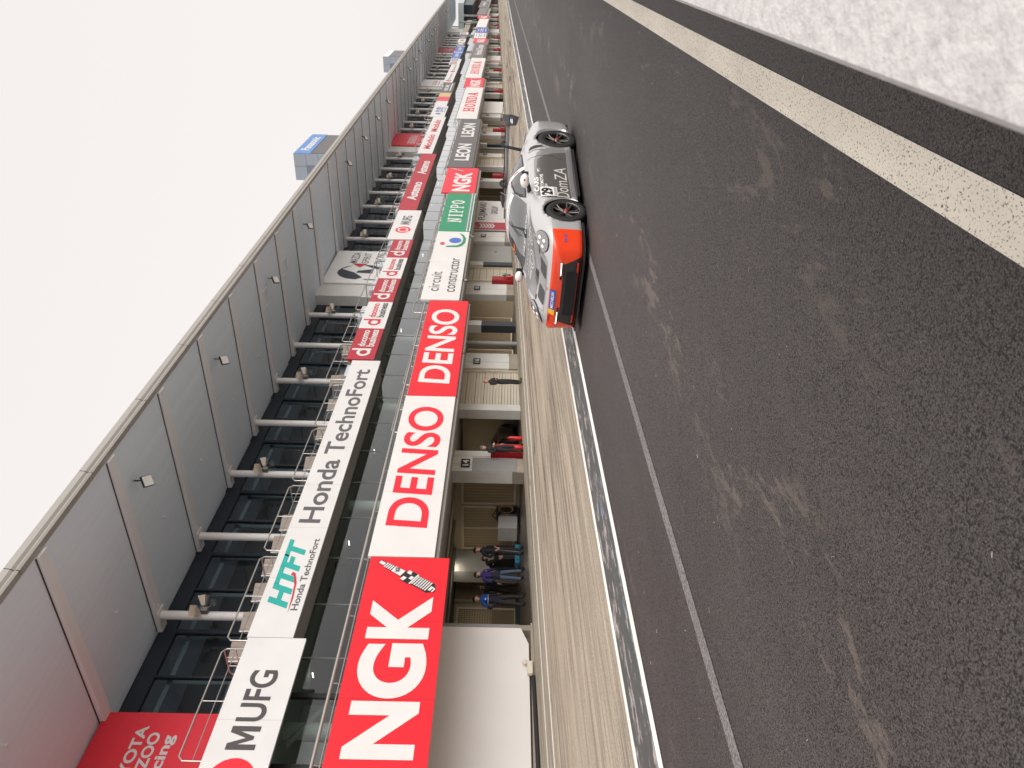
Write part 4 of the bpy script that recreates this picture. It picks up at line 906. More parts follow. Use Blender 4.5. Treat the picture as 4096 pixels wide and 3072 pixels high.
for k in range(30): mb.box(207 + 3 * k, 207.15 + 3 * k, 15.5, 15.6, 11.8, 14.2)
mb.build('mullion', mat('annex_mullion', lin(170, 176, 176), .5), t)
MB().box(236, 299, 15.4, 28, 6, 11.8).build('wall', mat('annex_wall', lin(126, 110, 104), .6), t)
def bare_tree(i, x, y, h, seed, label):
    r_ = random.Random(seed); t = thing('bare_tree', label, 'tree', (x, y, g(x, y)), 0, 'bare trees beyond the annex')
    tr = MB(); tw = MB()
    tr.tube([(0, 0, 0), (.1, 0, h * .25), (-.05, .1, h * .5)], [.28, .2, .13], 8)
    def br(p, d, L_, r0, lv):
        q = p + d * L_; (tr if lv < 2 else tw).tube([p, p + d * L_ * .5 + Vector((r_.uniform(-.1, .1), r_.uniform(-.1, .1), .05)) * L_ * .3, q], [r0, r0 * .75, r0 * .5], 5, 0, False)
        if lv < 4:
            for k in range(3 if lv < 3 else 2): br(p + d * L_ * r_.uniform(.55, 1), (d + Vector((r_.uniform(-.8, .8), r_.uniform(-.8, .8), r_.uniform(-.1, .6)))).normalized(), L_ * r_.uniform(.55, .75), r0 * .55, lv + 1)
    for k in range(6): br(Vector((0, 0, h * (.22 + .06 * k))), Vector((r_.uniform(-.8, .8), r_.uniform(-.8, .8), 1)).normalized(), h * .26, .1, 0)
    bk = mat('bark', lin(86, 76, 70), .9); tr.build('trunk', bk, t); tw.build('crown', bk, t)
for i, (x, y, h, s_) in enumerate(((222, 32, 16, 1), (236, 34, 17, 2), (252, 33, 18, 3), (214, 36, 13, 4), (270, 36, 17, 5))):
    bare_tree(i, x, y, h, s_, ['first', 'second', 'third', 'fourth', 'fifth'][i] + ' bare grey tree behind the roof of the annex')
t = thing('utility_pole', 'dark utility pole with cross arms above the annex roof', 'utility pole', (262, 26, g(262, 26)), 0)
MB().tube([(0, 0, 0), (0, 0, 17.5)], .18, 8).build('pole', mat('pole_dark', lin(72, 68, 66), .8), t)
for z in (15.8, 16.6, 17.3): MB().box(-1.3, 1.3, -.06, .06, z, z + .12).tube([(-1.1, 0, z), (-1.1, 0, z + .3)], .05, 6).tube([(1.1, 0, z), (1.1, 0, z + .3)], .05, 6).build('cross_arm', mat('pole_dark', lin(72, 68, 66), .8), t)
# ================================================================== CARS
import numpy as np
def pchip(xs, ys):
    xs = np.array(xs, float); ys = np.array(ys, float); h = np.diff(xs); dl = np.diff(ys) / h; m = np.zeros(len(xs))
    for i in range(1, len(xs) - 1): m[i] = 0 if dl[i - 1] * dl[i] <= 0 else (h[i - 1] + h[i]) * 3 / ((2 * h[i] + h[i - 1]) / dl[i - 1] + (h[i] + 2 * h[i - 1]) / dl[i])
    m[0] = dl[0]; m[-1] = dl[-1]
    def f(x):
        i = int(min(max(np.searchsorted(xs, x) - 1, 0), len(xs) - 2)); t = (x - xs[i]) / h[i]; t = min(max(t, 0), 1)
        return float((1 + 2 * t) * (1 - t) ** 2 * ys[i] + t * (1 - t) ** 2 * h[i] * m[i] + t * t * (3 - 2 * t) * ys[i + 1] + t * t * (t - 1) * h[i] * m[i + 1])
    return f
SS = [0, .04, .12, .3, .6, 1.0, 1.35, 1.5, 1.8, 2.1, 2.4, 2.7, 3.05, 3.4, 3.8, 4.15, 4.4, 4.52, 4.55]
zc_ = pchip(SS, [.49, .55, .605, .66, .735, .825, .895, .94, 1.10, 1.22, 1.278, 1.275, 1.21, 1.10, .975, .905, .875, .80, .74])
zf_ = pchip(SS, [.48, .545, .61, .70, .80, .875, .893, .897, .902, .905, .912, .927, .95, .96, .92, .86, .815, .755, .70])
w_ = pchip(SS, [.60, .72, .81, .885, .945, .968, .945, .925, .90, .895, .905, .938, .975, .985, .968, .912, .84, .78, .74])
yb_ = pchip([0, .3, .6, 1.0, 1.35, 1.8, 2.4, 2.7, 3.05, 3.4, 3.8, 4.15, 4.55], [.46, .58, .65, .70, .74, .775, .78, .772, .755, .72, .67, .62, .52])
zb_ = pchip([0, .1, .5, 4.0, 4.55], [.16, .11, .10, .11, .24])
def section(s):
    zc, zf, w, yb, zb = zc_(s), zf_(s), w_(s), yb_(s), zb_(s); zs = min(.53 + .02 * s, zf - .06); P = []
    for k in range(4): P.append((w * .93 * k / 4, zb))
    P += [(w * .93, zb), (w * .97, zb + .02), (w * .985, zb + .06)]
    for k in range(1, 7):
        t = k / 6; P.append((w * (.985 + .015 * t), zb + .06 + (zs - zb - .06) * t))
    for k in range(1, 9):
        a = math.radians(90 * k / 8); P.append((yb + (w - yb) * math.cos(a) ** .9 if k < 8 else yb, zs + (zf - zs) * math.sin(a)))
    cab = max(0, min(1, (zc - zf) / .2)); n = 2.0 + .5 * cab; m = 2.0 - .45 * cab
    for k in range(1, 15):
        a = math.radians(90 * k / 14); t = max(0, math.cos(a)) ** (2 / n); z = math.sin(a) ** (2 / m)
        if cab <= 0: t = 1 - k / 14; z = (1 - t * t) ** .9
        P.append((yb * t, zf + (zc - zf) * z))
    P[-1] = (0, zc); return P
def car_shell():
    st = sorted(set(list(np.round(np.linspace(0, .3, 10), 4)) + list(np.round(np.linspace(.3, 4.4, 92), 4)) + list(np.round(np.linspace(4.4, 4.55, 6), 4))))
    mb = MB(); rings = []
    for s in st:
        P = section(s); F = P + [(-y, z) for y, z in P[-2:0:-1]]; rings.append([(1.0 - s, y, z) for y, z in F])
    n = len(rings[0]); vs = [q for r in rings for q in r]; fs = []
    for i in range(len(rings) - 1):
        for k in range(n): fs.append((i * n + k, (i + 1) * n + k, (i + 1) * n + (k + 1) % n, i * n + (k + 1) % n))
    fs += [tuple(range(n)), tuple(range((len(rings) - 1) * n, len(rings) * n))[::-1]]
    mb.add(vs, fs, 0, True); return mb
def bm_to_mesh(bm, name, mats, parent, smooth=True):
    me = bpy.data.meshes.new(name); bm.to_mesh(me); bm.free()
    for m in mats: me.materials.append(m)
    for p in me.polygons: p.use_smooth = smooth
    o = bpy.data.objects.new(name, me); COL.objects.link(o); o.parent = parent; return o
def patch(bvh, geo, O, u, v, d, cell=.05, off=.004):
    """lay a flat outline (or lettering) on the body along direction d; returns (verts, faces)"""
    O, u, v, d = Vector(O), Vector(u), Vector(v), Vector(d).normalized(); bm = bmesh.new()
    vs = [bm.verts.new((a, b, 0)) for a, b in geo[0]]
    for f in geo[1]:
        try: bm.faces.new([vs[i] for i in f])
        except ValueError: pass
    bmesh.ops.triangulate(bm, faces=bm.faces[:])
    for ax in (0, 1):
        lo = min(q.co[ax] for q in bm.verts); hi = max(q.co[ax] for q in bm.verts); k = math.floor(lo / cell) + 1
        while k * cell < hi:
            co = [0, 0, 0]; co[ax] = k * cell; no = [0, 0, 0]; no[ax] = 1
            bmesh.ops.bisect_plane(bm, geom=bm.verts[:] + bm.edges[:] + bm.faces[:], plane_co=co, plane_no=no, dist=1e-6); k += 1
    bm.verts.index_update(); out = []; ok = []
    for q in bm.verts:
        o = O + u * q.co.x + v * q.co.y + d * 4; h, nn, i, dist = bvh.ray_cast(o, -d)
        if h is None: out.append(o); ok.append(False)
        else:
            if nn.dot(d) < 0: nn = -nn
            out.append(h + nn * off); ok.append(True)
    fs = [[q.index for q in f.verts] for f in bm.faces if all(ok[q.index] for q in f.verts)]
    bm.free(); nrm = []
    for f in fs:
        a, b, c = out[f[0]], out[f[1]], out[f[2]]; nrm.append(f if (b - a).cross(c - a).dot(d) > 0 else f[::-1])
    return out, nrm
def poly(pts): return (pts, [list(range(len(pts)))])
def rpoly(x0, x1, z0, z1, r=.03, n=4):
    P = []
    for cx_, cz_, a in ((x1 - r, z1 - r, 0), (x0 + r, z1 - r, 90), (x0 + r, z0 + r, 180), (x1 - r, z0 + r, 270)):
        for k in range(n + 1): t = math.radians(a + 90 * k / n); P.append((cx_ + r * math.cos(t), cz_ + r * math.sin(t)))
    return poly(P)
def txt(t, x0, x1, z0, z1, bold=.02, shear=0):
    vs, fs = text_geo(t, bold, shear); return ([(x0 + (x1 - x0) * a, z0 + (z1 - z0) * b) for a, b in vs], fs)
SHELL = car_shell()
_bm = bmesh.new(); _me = bpy.data.meshes.new('tmp'); _me.from_pydata(SHELL.v, [], SHELL.f); _bm.from_mesh(_me); bmesh.ops.recalc_face_normals(_bm, faces=_bm.faces[:]); BVH = BVHTree.FromBMesh(_bm); _bm.free()
WHEELS = ((0, .94, .33, .30, .365), (-2.457, .955, .352, .31, .39))
def cut_shell():
    o = SHELL.build('tmp_shell', []); bm = bmesh.new(); bm.from_mesh(o.data); bmesh.ops.recalc_face_normals(bm, faces=bm.faces[:]); bm.to_mesh(o.data); bm.free()
    mb = MB()
    for x, yo, r, wd, ra in WHEELS:
        for sg in (1, -1):
            M = Matrix.Translation((x, sg * .82, r + .005)) @ Euler((math.radians(90), 0, 0)).to_matrix().to_4x4()
            mb.lathe([(0, -.3), (ra, -.3), (ra, .3), (0, .3)], M, 40)
    c = mb.build('tmp_cut', []); bm = bmesh.new(); bm.from_mesh(c.data); bmesh.ops.remove_doubles(bm, verts=bm.verts[:], dist=1e-5); bmesh.ops.recalc_face_normals(bm, faces=bm.faces[:]); bm.to_mesh(c.data); bm.free()
    md = o.modifiers.new('b', 'BOOLEAN'); md.operation = 'DIFFERENCE'; md.object = c; md.solver = 'EXACT'
    dg = bpy.context.evaluated_depsgraph_get(); me = bpy.data.meshes.new_from_object(o.evaluated_get(dg)); me.name = 'body'
    bpy.data.objects.remove(o); bpy.data.objects.remove(c); return me
CUT = cut_shell()
TYRE = mat('tyre_rubber', lin(40, 39, 39), .75, noise=.1, nscale=6); RIM = mat('rim_dark_metal', lin(104, 100, 97), .3, .75); RIMD = mat('rim_barrel', lin(58, 56, 55), .4, .6)
BLK = mat('satin_black', lin(26, 26, 27), .35); CARB = mat('carbon_black', lin(30, 30, 32), .3, coat=.6)
def wheel(parent, x, yo, r, wd, sg, spokes=True):
    M = Matrix.Translation((x, sg * (yo - wd / 2), r)) @ Euler((math.radians(-90 * sg), 0, 0)).to_matrix().to_4x4(); h = wd / 2; ri = .228
    P = [(ri, -h), (r - .03, -h), (r - .008, -h + .02), (r, -h + .05), (r, h - .05), (r - .008, h - .02), (r - .03, h), (ri + .01, h), (ri - .005, h - .015), (ri - .02, -h)]
    wobj = bpy.data.objects.new('wheel', None); COL.objects.link(wobj); wobj.parent = parent
    MB().lathe(P, M, 48, closed=True).build('tyre', TYRE, wobj)
    mb = MB().lathe([(ri, h - .005), (ri - .012, h - .004), (ri - .022, h - .03), (ri - .03, -h + .02)], M, 40, 1)
    mb.lathe([(ri + .004, h + .002), (ri - .012, h + .002), (ri - .016, h - .012)], M, 40, 0)
    mb.lathe([(0, h - .2), (.19, h - .2)], M, 24, 2)
    for k in range(5):
        for dlt in (-.16, .16):
            a = 2 * math.pi * k / 5 + .3; a2 = a + dlt * 1.3
            p0 = Vector((.05 * math.cos(a + dlt), .05 * math.sin(a + dlt), h - .055)); p1 = Vector((.15 * math.cos(a + dlt), .15 * math.sin(a + dlt), h - .045)); p2 = Vector(((ri - .015) * math.cos(a2), (ri - .015) * math.sin(a2), h - .02))
            mb.tube([M @ p0, M @ p1, M @ p2], [.026, .021, .018], 6, 0)
    mb.lathe([(.0, h - .02), (.035, h - .02), (.06, h - .05), (.065, h - .09)], M, 20, 0); mb.lathe([(0, h - .005), (.03, h - .005), (.034, h - .03)], M, 12, 3)
    mb.build('rim', [RIM, RIMD, mat('brake_disc', lin(92, 88, 84), .4, .6), mat('centre_nut_red', lin(176, 44, 44), .4)], wobj)
    MB().box(-.06, .06, -.2, -.08, h - .2, h - .1, 0, M).build('brake_caliper', mat('caliper_red', lin(150, 46, 46), .45), wobj)
    return wobj
def racing_car():
    F = Vector((-math.cos(.2305), math.sin(.2305), 0)); nz = Vector((-GS, -GB, 1)).normalized(); F = (F - nz * F.dot(nz)).normalized(); Lf = nz.cross(F)
    s_ = .972; px_, py_ = 11.99, 4.63
    t = thing('racing_car', 'silver and grey racing coupe with orange nose, number 29 and a tall rear wing', 'car')
    t.matrix_world = Matrix(((F.x * s_, Lf.x * s_, nz.x * s_, px_), (F.y * s_, Lf.y * s_, nz.y * s_, py_), (F.z * s_, Lf.z * s_, nz.z * s_, g(px_, py_)), (0, 0, 0, 1)))
    silver = mat('paint_silver', lin(200, 198, 197), .26, .35, coat=.8, noise=.03, nscale=2); orange = mat('paint_orange', lin(238, 66, 22), .3, coat=.7)
    dgrey = mat('paint_dark_grey', lin(104, 100, 98), .35, .3, coat=.5); mgrey = mat('paint_mid_grey', lin(150, 147, 146), .35, .3, coat=.5)
    white = mat('decal_white', lin(238, 236, 232), .4); gls = mat('car_glass', lin(74, 76, 78), .06, 0, .8, coat=1.0); dglass = mat('car_glass_side', lin(58, 58, 59), .08, 0, .8, coat=.8)
    # split bumper from body along clean planes
    bm = bmesh.new(); bm.from_mesh(CUT)
    for co, no in (((.545, 0, 0), (1, 0, 0)), ((0, 0, .575), (0, 0, 1))):
        bmesh.ops.bisect_plane(bm, geom=bm.verts[:] + bm.edges[:] + bm.faces[:], plane_co=co, plane_no=no, dist=1e-6)
    isb = lambda f: f.calc_center_median().x > .545 and f.calc_center_median().z < .575
    b2 = bm.copy(); bmesh.ops.delete(bm, geom=[f for f in bm.faces if isb(f)], context='FACES'); bmesh.ops.delete(b2, geom=[f for f in b2.faces if not isb(f)], context='FACES')
    bm_to_mesh(bm, 'body', [silver], t); bump = bm_to_mesh(b2, 'front_bumper', [orange], t)
    X_ = lambda s: 1.0 - s
    def P(name, geos, m, O, u, v, d, parent=t, off=.004, cell=.05):
        mb = MB()
        for gq in geos:
            vs, fs = patch(BVH, gq, O, u, v, d, cell, off); mb.add(vs, fs, 0, True)
        return mb.build(name, m, parent)
    S1 = dict(O=(1.0, 0, 0), u=(-1, 0, 0), v=(0, 0, 1), d=(0, 1, 0))      # left side: (distance from nose, height)
    S2 = dict(O=(1.0, 0, 0), u=(-1, 0, 0), v=(0, 0, 1), d=(0, -1, 0))
    T1 = dict(O=(1.0, 0, 0), u=(-1, 0, 0), v=(0, 1, 0), d=(0, 0, 1))      # from above: (distance from nose, left)
    F1 = dict(O=(0, 0, 0), u=(0, 1, 0), v=(0, 0, 1), d=(1, 0, 0))         # from the front: (left, height)
    mir = lambda q: ([(a, -b) for a, b in q[0]], q[1])
    # glazing
    ws = P('windscreen', [poly([(1.41, -.2), (1.45, -.45), (1.60, -.665), (1.80, -.63), (2.22, -.52), (2.19, -.25), (2.18, 0), (2.19, .25), (2.22, .52), (1.80, .63), (1.60, .665), (1.45, .45), (1.41, .2)])], gls, **T1)
    P('sun_strip', [poly([(2.10, -.53), (2.22, -.50), (2.185, -.2), (2.185, .2), (2.22, .50), (2.10, .53), (2.06, .2), (2.06, -.2)])], white, parent=ws, off=.007, **T1)
    P('sun_strip_lettering', [ ([(-b + 2.14, a) for a, b in q], f) for q, f in [txt('PORSCHE CARRERA CUP JAPAN', -.36, .36, .005, .045, .02)]], mat('decal_dark', lin(40, 38, 40), .5), parent=ws, off=.010, **T1)
    # letters on the screen are read from the front, so they run from the car's right to its left
    def from_front(q, s0): return ([(s0 - b, a) for a, b in q[0]], q[1])
    P('number_field', [poly([(1.86, -.585), (1.945, -.54), (1.925, -.2), (1.80, -.24)])], BLK, parent=ws, off=.006, **T1)
    P('number', [from_front(txt('29', -.50, -.27, -.125, -.005, .05, .1), 1.79)], mat('decal_orange', lin(255, 120, 20), .4), parent=ws, off=.010, **T1)
    P('screen_lettering', [from_front(txt('DG RACING', -.30, .52, -.045, .0, .03), 1.45 - .0)], white, parent=ws, off=.008, **T1)
    side = poly([(1.70, .945), (1.9, 1.045), (2.13, 1.135), (2.4, 1.185), (2.7, 1.185), (2.95, 1.14), (3.15, 1.07), (3.3, 1.00), (3.22, .985), (2.6, .96), (2.1, .95)])
    for S_ in (S1, S2):
        sw = P('side_window', [side], BLK, off=.003, **S_)
        P('pane', [poly([(1.80, .965), (1.95, 1.045), (2.14, 1.115), (2.4, 1.162), (2.58, 1.166), (2.58, .98), (2.1, .968)]), poly([(2.72, .985), (2.72, 1.16), (2.93, 1.118), (3.12, 1.05), (3.2, 1.005)])], dglass, parent=sw, off=.006, **S_)
        P('pillar_band', [poly([(2.58, .955), (2.70, .955), (2.68, 1.20), (2.57, 1.20)])], white, parent=sw, off=.009, **S_)
        P('red_mark', [poly(ell(2.632, 1.09, .02, .045))], mat('decal_red', lin(214, 40, 50), .4), parent=sw, off=.012, **S_)
    P('rear_window', [poly([(2.95, -.44), (2.95, .44), (3.55, .5), (3.6, 0), (3.55, -.5)])], dglass, **T1)
    # livery
    dk = poly([(1.36, .60), (1.36, .22), (2.9, .23), (2.86, .46), (2.78, .62), (2.68, .74), (2.3, .765), (1.5, .76)])
    md = poly([(2.9, .23), (3.04, .25), (3.05, .45), (2.98, .62), (2.9, .74), (2.66, .80), (2.3, .80), (1.5, .79), (1.5, .76), (2.3, .765), (2.68, .74), (2.78, .62), (2.86, .46)])
    for S_ in (S1, S2):
        P('door_wrap_edge', [md], mgrey, off=.0055, cell=.03, **S_); P('door_wrap', [dk], dgrey, off=.008, cell=.03, **S_)
        P('sill_wrap', [poly([(1.45, .135), (3.0, .14), (3.0, .22), (1.45, .21)])], mgrey, off=.004, **S_)
        P('door_seam', [poly([(1.62, .25), (1.628, .25), (1.66, .9), (1.652, .9)]), poly([(2.66, .27), (2.668, .27), (2.80, .55), (2.78, .91), (2.772, .91), (2.79, .55)])], BLK, off=.0095, **S_)
        P('side_intake', [poly([(2.99, .60), (3.06, .585), (3.12, .66), (3.15, .76), (3.13, .85), (3.06, .88), (3.01, .86), (3.03, .75)])], BLK, off=.006, **S_)
        P('intake_lip', [poly([(2.95, .575), (3.06, .555), (3.06, .585), (2.99, .60), (3.03, .75), (3.01, .86), (3.06, .88), (3.06, .905), (2.98, .88), (2.995, .75)])], silver, off=.012, **S_)
    P('number_plate', [rpoly(1.40, 1.76, .44, .72, .012)], white, off=.011, **S1)
    P('number', [txt('29', 1.44, 1.72, .515, .705, .05)], BLK, off=.014, **S1)
    P('plate_strip', [rpoly(1.42, 1.74, .45, .495, .008)], mat('decal_pale_grey', lin(176, 174, 170), .4), off=.0135, **S1)
    P('team_lettering', [txt('CARS', 1.62, 2.12, .735, .81, .04), txt('AUTOMOTIVE', 1.66, 2.20, .655, .71, .03), txt('TECH', 1.72, 1.86, .595, .64, .03)], white, off=.0115, **S1)
    P('sponsor_lettering', [txt('DomZA', 1.36, 2.42, .25, .46, -.004, .1)], mat('decal_cream', lin(214, 210, 200), .4), off=.0115, **S1)
    P('round_emblem', [poly(ell(2.34, .735, .085, .045))], mat('decal_grey', lin(128, 126, 126), .4), off=.0115, **S1)
    P('emblem_mark', [poly([(2.27, .74), (2.40, .75), (2.33, .722)])], white, off=.014, **S1)
    # hood
    P('hood_wrap', [poly([(.52, -.50), (.85, -.60), (1.30, -.64), (1.40, -.3), (1.37, 0), (1.40, .3), (1.30, .64), (1.05, .5), (.75, .05), (.6, -.2)])], mat('paint_hood_grey', lin(150, 148, 148), .35, .3, coat=.5), off=.003, **T1)
    rings = []
    for cs, cl, r0 in ((1.10, .36, .15), (1.10, .36, .09), (.98, -.02, .16), (.98, -.02, .10)):
        o_ = ell(cs, cl, r0, r0, 28); i_ = ell(cs, cl, r0 - .018, r0 - .018, 28)
        rings += [poly([o_[k], o_[(k + 1) % 28], i_[(k + 1) % 28], i_[k]]) for k in range(28)]
    rings += [poly([(1.25 - .0, -.45 + .1 * k), (1.27, -.43 + .1 * k), (1.25, -.37 + .1 * k), (1.23, -.38 + .1 * k)]) for k in range(9)]
    P('hood_ornament', rings + [from_front(txt('TEC', -.42, -.2, 0, .10, .02), 1.02), from_front(txt('RACING', -.44, -.12, 0, .05, .02), 1.14)], white, off=.006, cell=.06, **T1)
    for sg in (1, -1):
        q = [rpoly(.20, .46, .12, .40, .035)]; P('hood_vent', q if sg > 0 else [mir(q[0])], mat('vent_dark', lin(72, 72, 72), .5), off=.005, **T1)
        q2 = poly(ell(.52, .46, .03, .055)); P('hood_pin', [q2 if sg > 0 else mir(q2)], mat('vent_dark', lin(72, 72, 72), .5), off=.005, **T1)
    P('centre_vent', [poly([(.55, -.12), (.72, -.10), (.70, .0), (.55, .03)])], BLK, off=.006, **T1)
    P('vent_cover', [poly([(.55, -.24), (.70, -.21), (.72, -.10), (.55, -.12)])], dgrey, off=.006, **T1)
    P('nose_badge', [poly(ell(.14, 0, .03, .022))], mat('badge_gold', lin(190, 140, 70), .4), off=.006, **T1)
    P('hood_seam', [poly([(.17, -.5), (.178, -.5), (.178, .5), (.17, .5)]), poly([(.178, .5), (.178, .508), (.62, .63), (1.38, .68), (1.38, .672), (.62, .622)]), poly([(.178, -.5), (.178, -.508), (.62, -.63), (1.38, -.68), (1.38, -.672), (.62, -.622)])], mat('seam_grey', lin(110, 108, 107), .6), off=.007, **T1)
    # nose
    gr = P('front_grille', [poly([(-.68, .14), (-.56, .405), (-.3, .395), (.3, .395), (.56, .405), (.68, .14), (.3, .125), (-.3, .125)])], mat('grille_dark', lin(46, 45, 45), .55), off=.006, parent=bump, **F1)
    P('grille_opening', [rpoly(-.44, .44, .165, .34, .05)], mat('grille_black', lin(24, 23, 22), .7), off=.010, parent=bump, **F1)
    P('number_sticker', [txt('MICHELIN', -.30, .02, .495, .54, .02)], white, off=.013, parent=bump, **F1)
    P('blue_sticker', [poly([(-.33, .475), (.06, .475), (.06, .56), (-.33, .56)])], mat('decal_blue', lin(60, 90, 170), .4), off=.009, parent=bump, **F1)
    P('yellow_sticker', [poly([(-.44, .475), (-.33, .475), (-.33, .56), (-.42, .56)])], mat('decal_yellow', lin(240, 190, 50), .4), off=.009, parent=bump, **F1)
    P('side_sticker', [rpoly(.20, .27, .36, .40, .004), rpoly(.30, .345, .36, .40, .004)], mat('decal_purple', lin(110, 84, 150), .4), off=.006, parent=bump, **S1)
    P('corner_lettering', [txt('TGTC', -.62, -.46, .535, .565, .03)], mat('decal_dark', lin(40, 38, 40), .5), off=.006, parent=bump, **F1)
    led = emit('daylight_lamp', (1, .97, .9, 1), .8)
    for sg in (1, -1):
        q = poly([(sg * .36, .421), (sg * .60, .424), (sg * .60, .442), (sg * .36, .436)]); P('daytime_lamp', [q], led, off=.02, parent=bump, **F1)
        q = poly([(sg * .28, .405), (sg * .60, .405), (sg * .61, .447), (sg * .28, .441)]); P('lamp_slot', [q], BLK, off=.014, parent=bump, **F1)
        d = Vector((.62, sg * .30, .72)).normalized(); uu = Vector((0, 1, 0)); uu = (uu - d * uu.dot(d)).normalized(); vv = d.cross(uu)
        if vv.z < 0: vv = -vv
        O_ = Vector((.55, sg * .69, .69)); kw = dict(O=O_, u=uu, v=vv, d=d)
        P('lamp_bezel', [poly(ell(0, 0, .158, .228, 36))], BLK, off=.008, **kw)
        hl = P('headlight', [poly(ell(0, 0, .148, .216, 36))], mat('headlight_glass', lin(150, 150, 150), .1, .6, coat=1.0), off=.016, **kw)
        for a in (-1, 1):
            for b in (-1, 1): P('lamp_led', [poly(ell(a * .045, b * .07 - .01, .024, .034, 16))], MATS.get('headlight_lamp') or emit('headlight_lamp', (.8, .79, .76, 1), .35), off=.021, parent=hl, **kw)
    # wipers
    MB().tube([(X_(1.43), .1, .925), (X_(1.52), .2, .975), (X_(1.95), .02, 1.178)], [.016, .014, .008], 6).tube([(X_(1.62), .0, 1.03), (X_(2.0), .06, 1.215)], .007, 5).build('wiper', BLK, t)
    # splitter, skirts, floor, wheel wells
    MB().prism([(1.03, -.62, .075), (.96, -.80, .075), (.55, -.95, .075), (.40, -.95, .075), (.40, .95, .075), (.55, .95, .075), (.96, .80, .075), (1.03, .62, .075)], (0, 0, .03)).build('splitter', CARB, t)
    for sg in (1, -1):
        MB().prism([(-.42, sg * .86, .07), (-.42, sg * .955, .07), (-2.05, sg * .955, .07), (-2.05, sg * .86, .07)], (0, 0, .045)).build('side_skirt', CARB, t)
    MB().box(-3.4, .9, -.78, .78, .085, .12).build('underfloor', BLK, t)
    mb = MB()
    for x, yo, r, wd, ra in WHEELS:
        for sg in (1, -1):
            M = Matrix.Translation((x, sg * .58, r + .005)) @ Euler((math.radians(-90 * sg), 0, 0)).to_matrix().to_4x4()
            mb.lathe([(0, 0), (ra - .004, 0), (ra - .004, .34)], M, 32)
    mb.build('wheel_well', mat('well_black', lin(14, 14, 14), .9), t)
    for x, yo, r, wd, ra in WHEELS:
        for sg in (1, -1): wheel(t, x, yo, r, wd, sg)
    # mirrors
    for sg in (1, -1):
        M = Matrix.Translation((X_(1.80), sg * .985, .985)) @ Euler((0, math.radians(8), sg * math.radians(12))).to_matrix().to_4x4()
        mr = MB().ball((0, 0, 0), (.085, .125, .075), 18, 12, 0, M.to_3x3()); mr.v = [tuple(Vector(q) + M.translation) for q in mr.v]
        mo = mr.build('mirror', white, t)
        MB().tube([(X_(1.76), sg * .80, .895), (X_(1.78), sg * .90, .915), (X_(1.82), sg * .97, .945)], [.04, .032, .03], 8).box(X_(1.90), X_(1.83), sg * .985 - .12, sg * .985 + .12, .925, 1.04).build('mirror_arm', BLK, mo)
        MB().ball((X_(1.735), sg * 1.02, .99), (.012, .04, .02), 10, 6).build('mirror_mark', mat('decal_red', lin(214, 40, 50), .4), mo)
    # swan-neck wing
    wz = 1.225; wx = -3.30; prof = []
    for k in range(13): a = k / 12; prof.append((wx + .17 - .36 * a, wz + .035 * math.sin(math.pi * a ** .7) - .01 + .05 * a))
    for k in range(12, -1, -1): a = k / 12; prof.append((wx + .17 - .36 * a, wz - .018 * math.sin(math.pi * a ** .8) - .012 + .05 * a))
    wg = MB().prism([(x, -.87, z) for x, z in prof], (0, 1.74, 0)).build('rear_wing', mat('wing_pale', lin(74, 72, 74), .3, coat=.5), t)
    for p in wg.data.polygons: p.use_smooth = len(p.vertices) == 4
    MB().box(wx - .21, wx - .16, -.87, .87, wz + .03, wz + .065).build('gurney_flap', CARB, wg)
    for sg in (1, -1):
        MB().prism([(wx + .25, sg * .875, wz + .07), (wx + .20, sg * .875, wz - .14), (wx - .14, sg * .875, wz - .20), (wx - .24, sg * .875, wz - .06), (wx - .24, sg * .875, wz + .12), (wx - .05, sg * .875, wz + .11)], (0, sg * .012, 0)).build('endplate', CARB, wg)
        mbx = MB(); lay(mbx, [('r', .1, .6, .40, .46, 0), ('r', .2, .6, .50, .54, 0), ('e', .72, .46, .05, .1, 1)], lambda u, v, l: (wx + .2 - .4 * u, sg * (.888 + l * .3), wz - .18 + .28 * v), lambda c: c); mbx.build('endplate_lettering', [white, mat('decal_blue', lin(60, 90, 170), .4)], wg)
        pts = [(-2.98, .93), (-3.02, 1.05), (-3.09, 1.22), (-3.13, 1.31), (-3.19, 1.345), (-3.27, 1.34), (-3.34, 1.30), (-3.33, 1.27)]
        mb = MB(); wd_ = [.10, .085, .07, .06, .055, .055, .06, .05]
        for (x0, z0), (x1, z1), a, b in zip(pts, pts[1:], wd_, wd_[1:]):
            t0 = Vector((x1 - x0, 0, z1 - z0)).normalized(); q = Vector((-t0.z, 0, t0.x))
            A = Vector((x0, sg * .42, z0)); B = Vector((x1, sg * .42, z1))
            mb.prism([A - q * a / 2, B - q * b / 2, B + q * b / 2, A + q * a / 2], (0, sg * .022, 0))
        mb.build('wing_support', BLK, wg)
    MB().prism([(-2.9, -.7, .93), (-3.3, -.75, .885), (-3.5, -.62, .90), (-3.5, .62, .90), (-3.3, .75, .885), (-2.9, .7, .93)], (0, 0, .02)).build('engine_cover', silver, t)
    MB().tube([(X_(2.75), .15, 1.26), (X_(2.85), .15, 1.36)], .01, 5).box(X_(2.6), X_(2.35), -.1, .1, 1.275, 1.30).build('roof_hatch', dgrey, t)
    return t
racing_car()
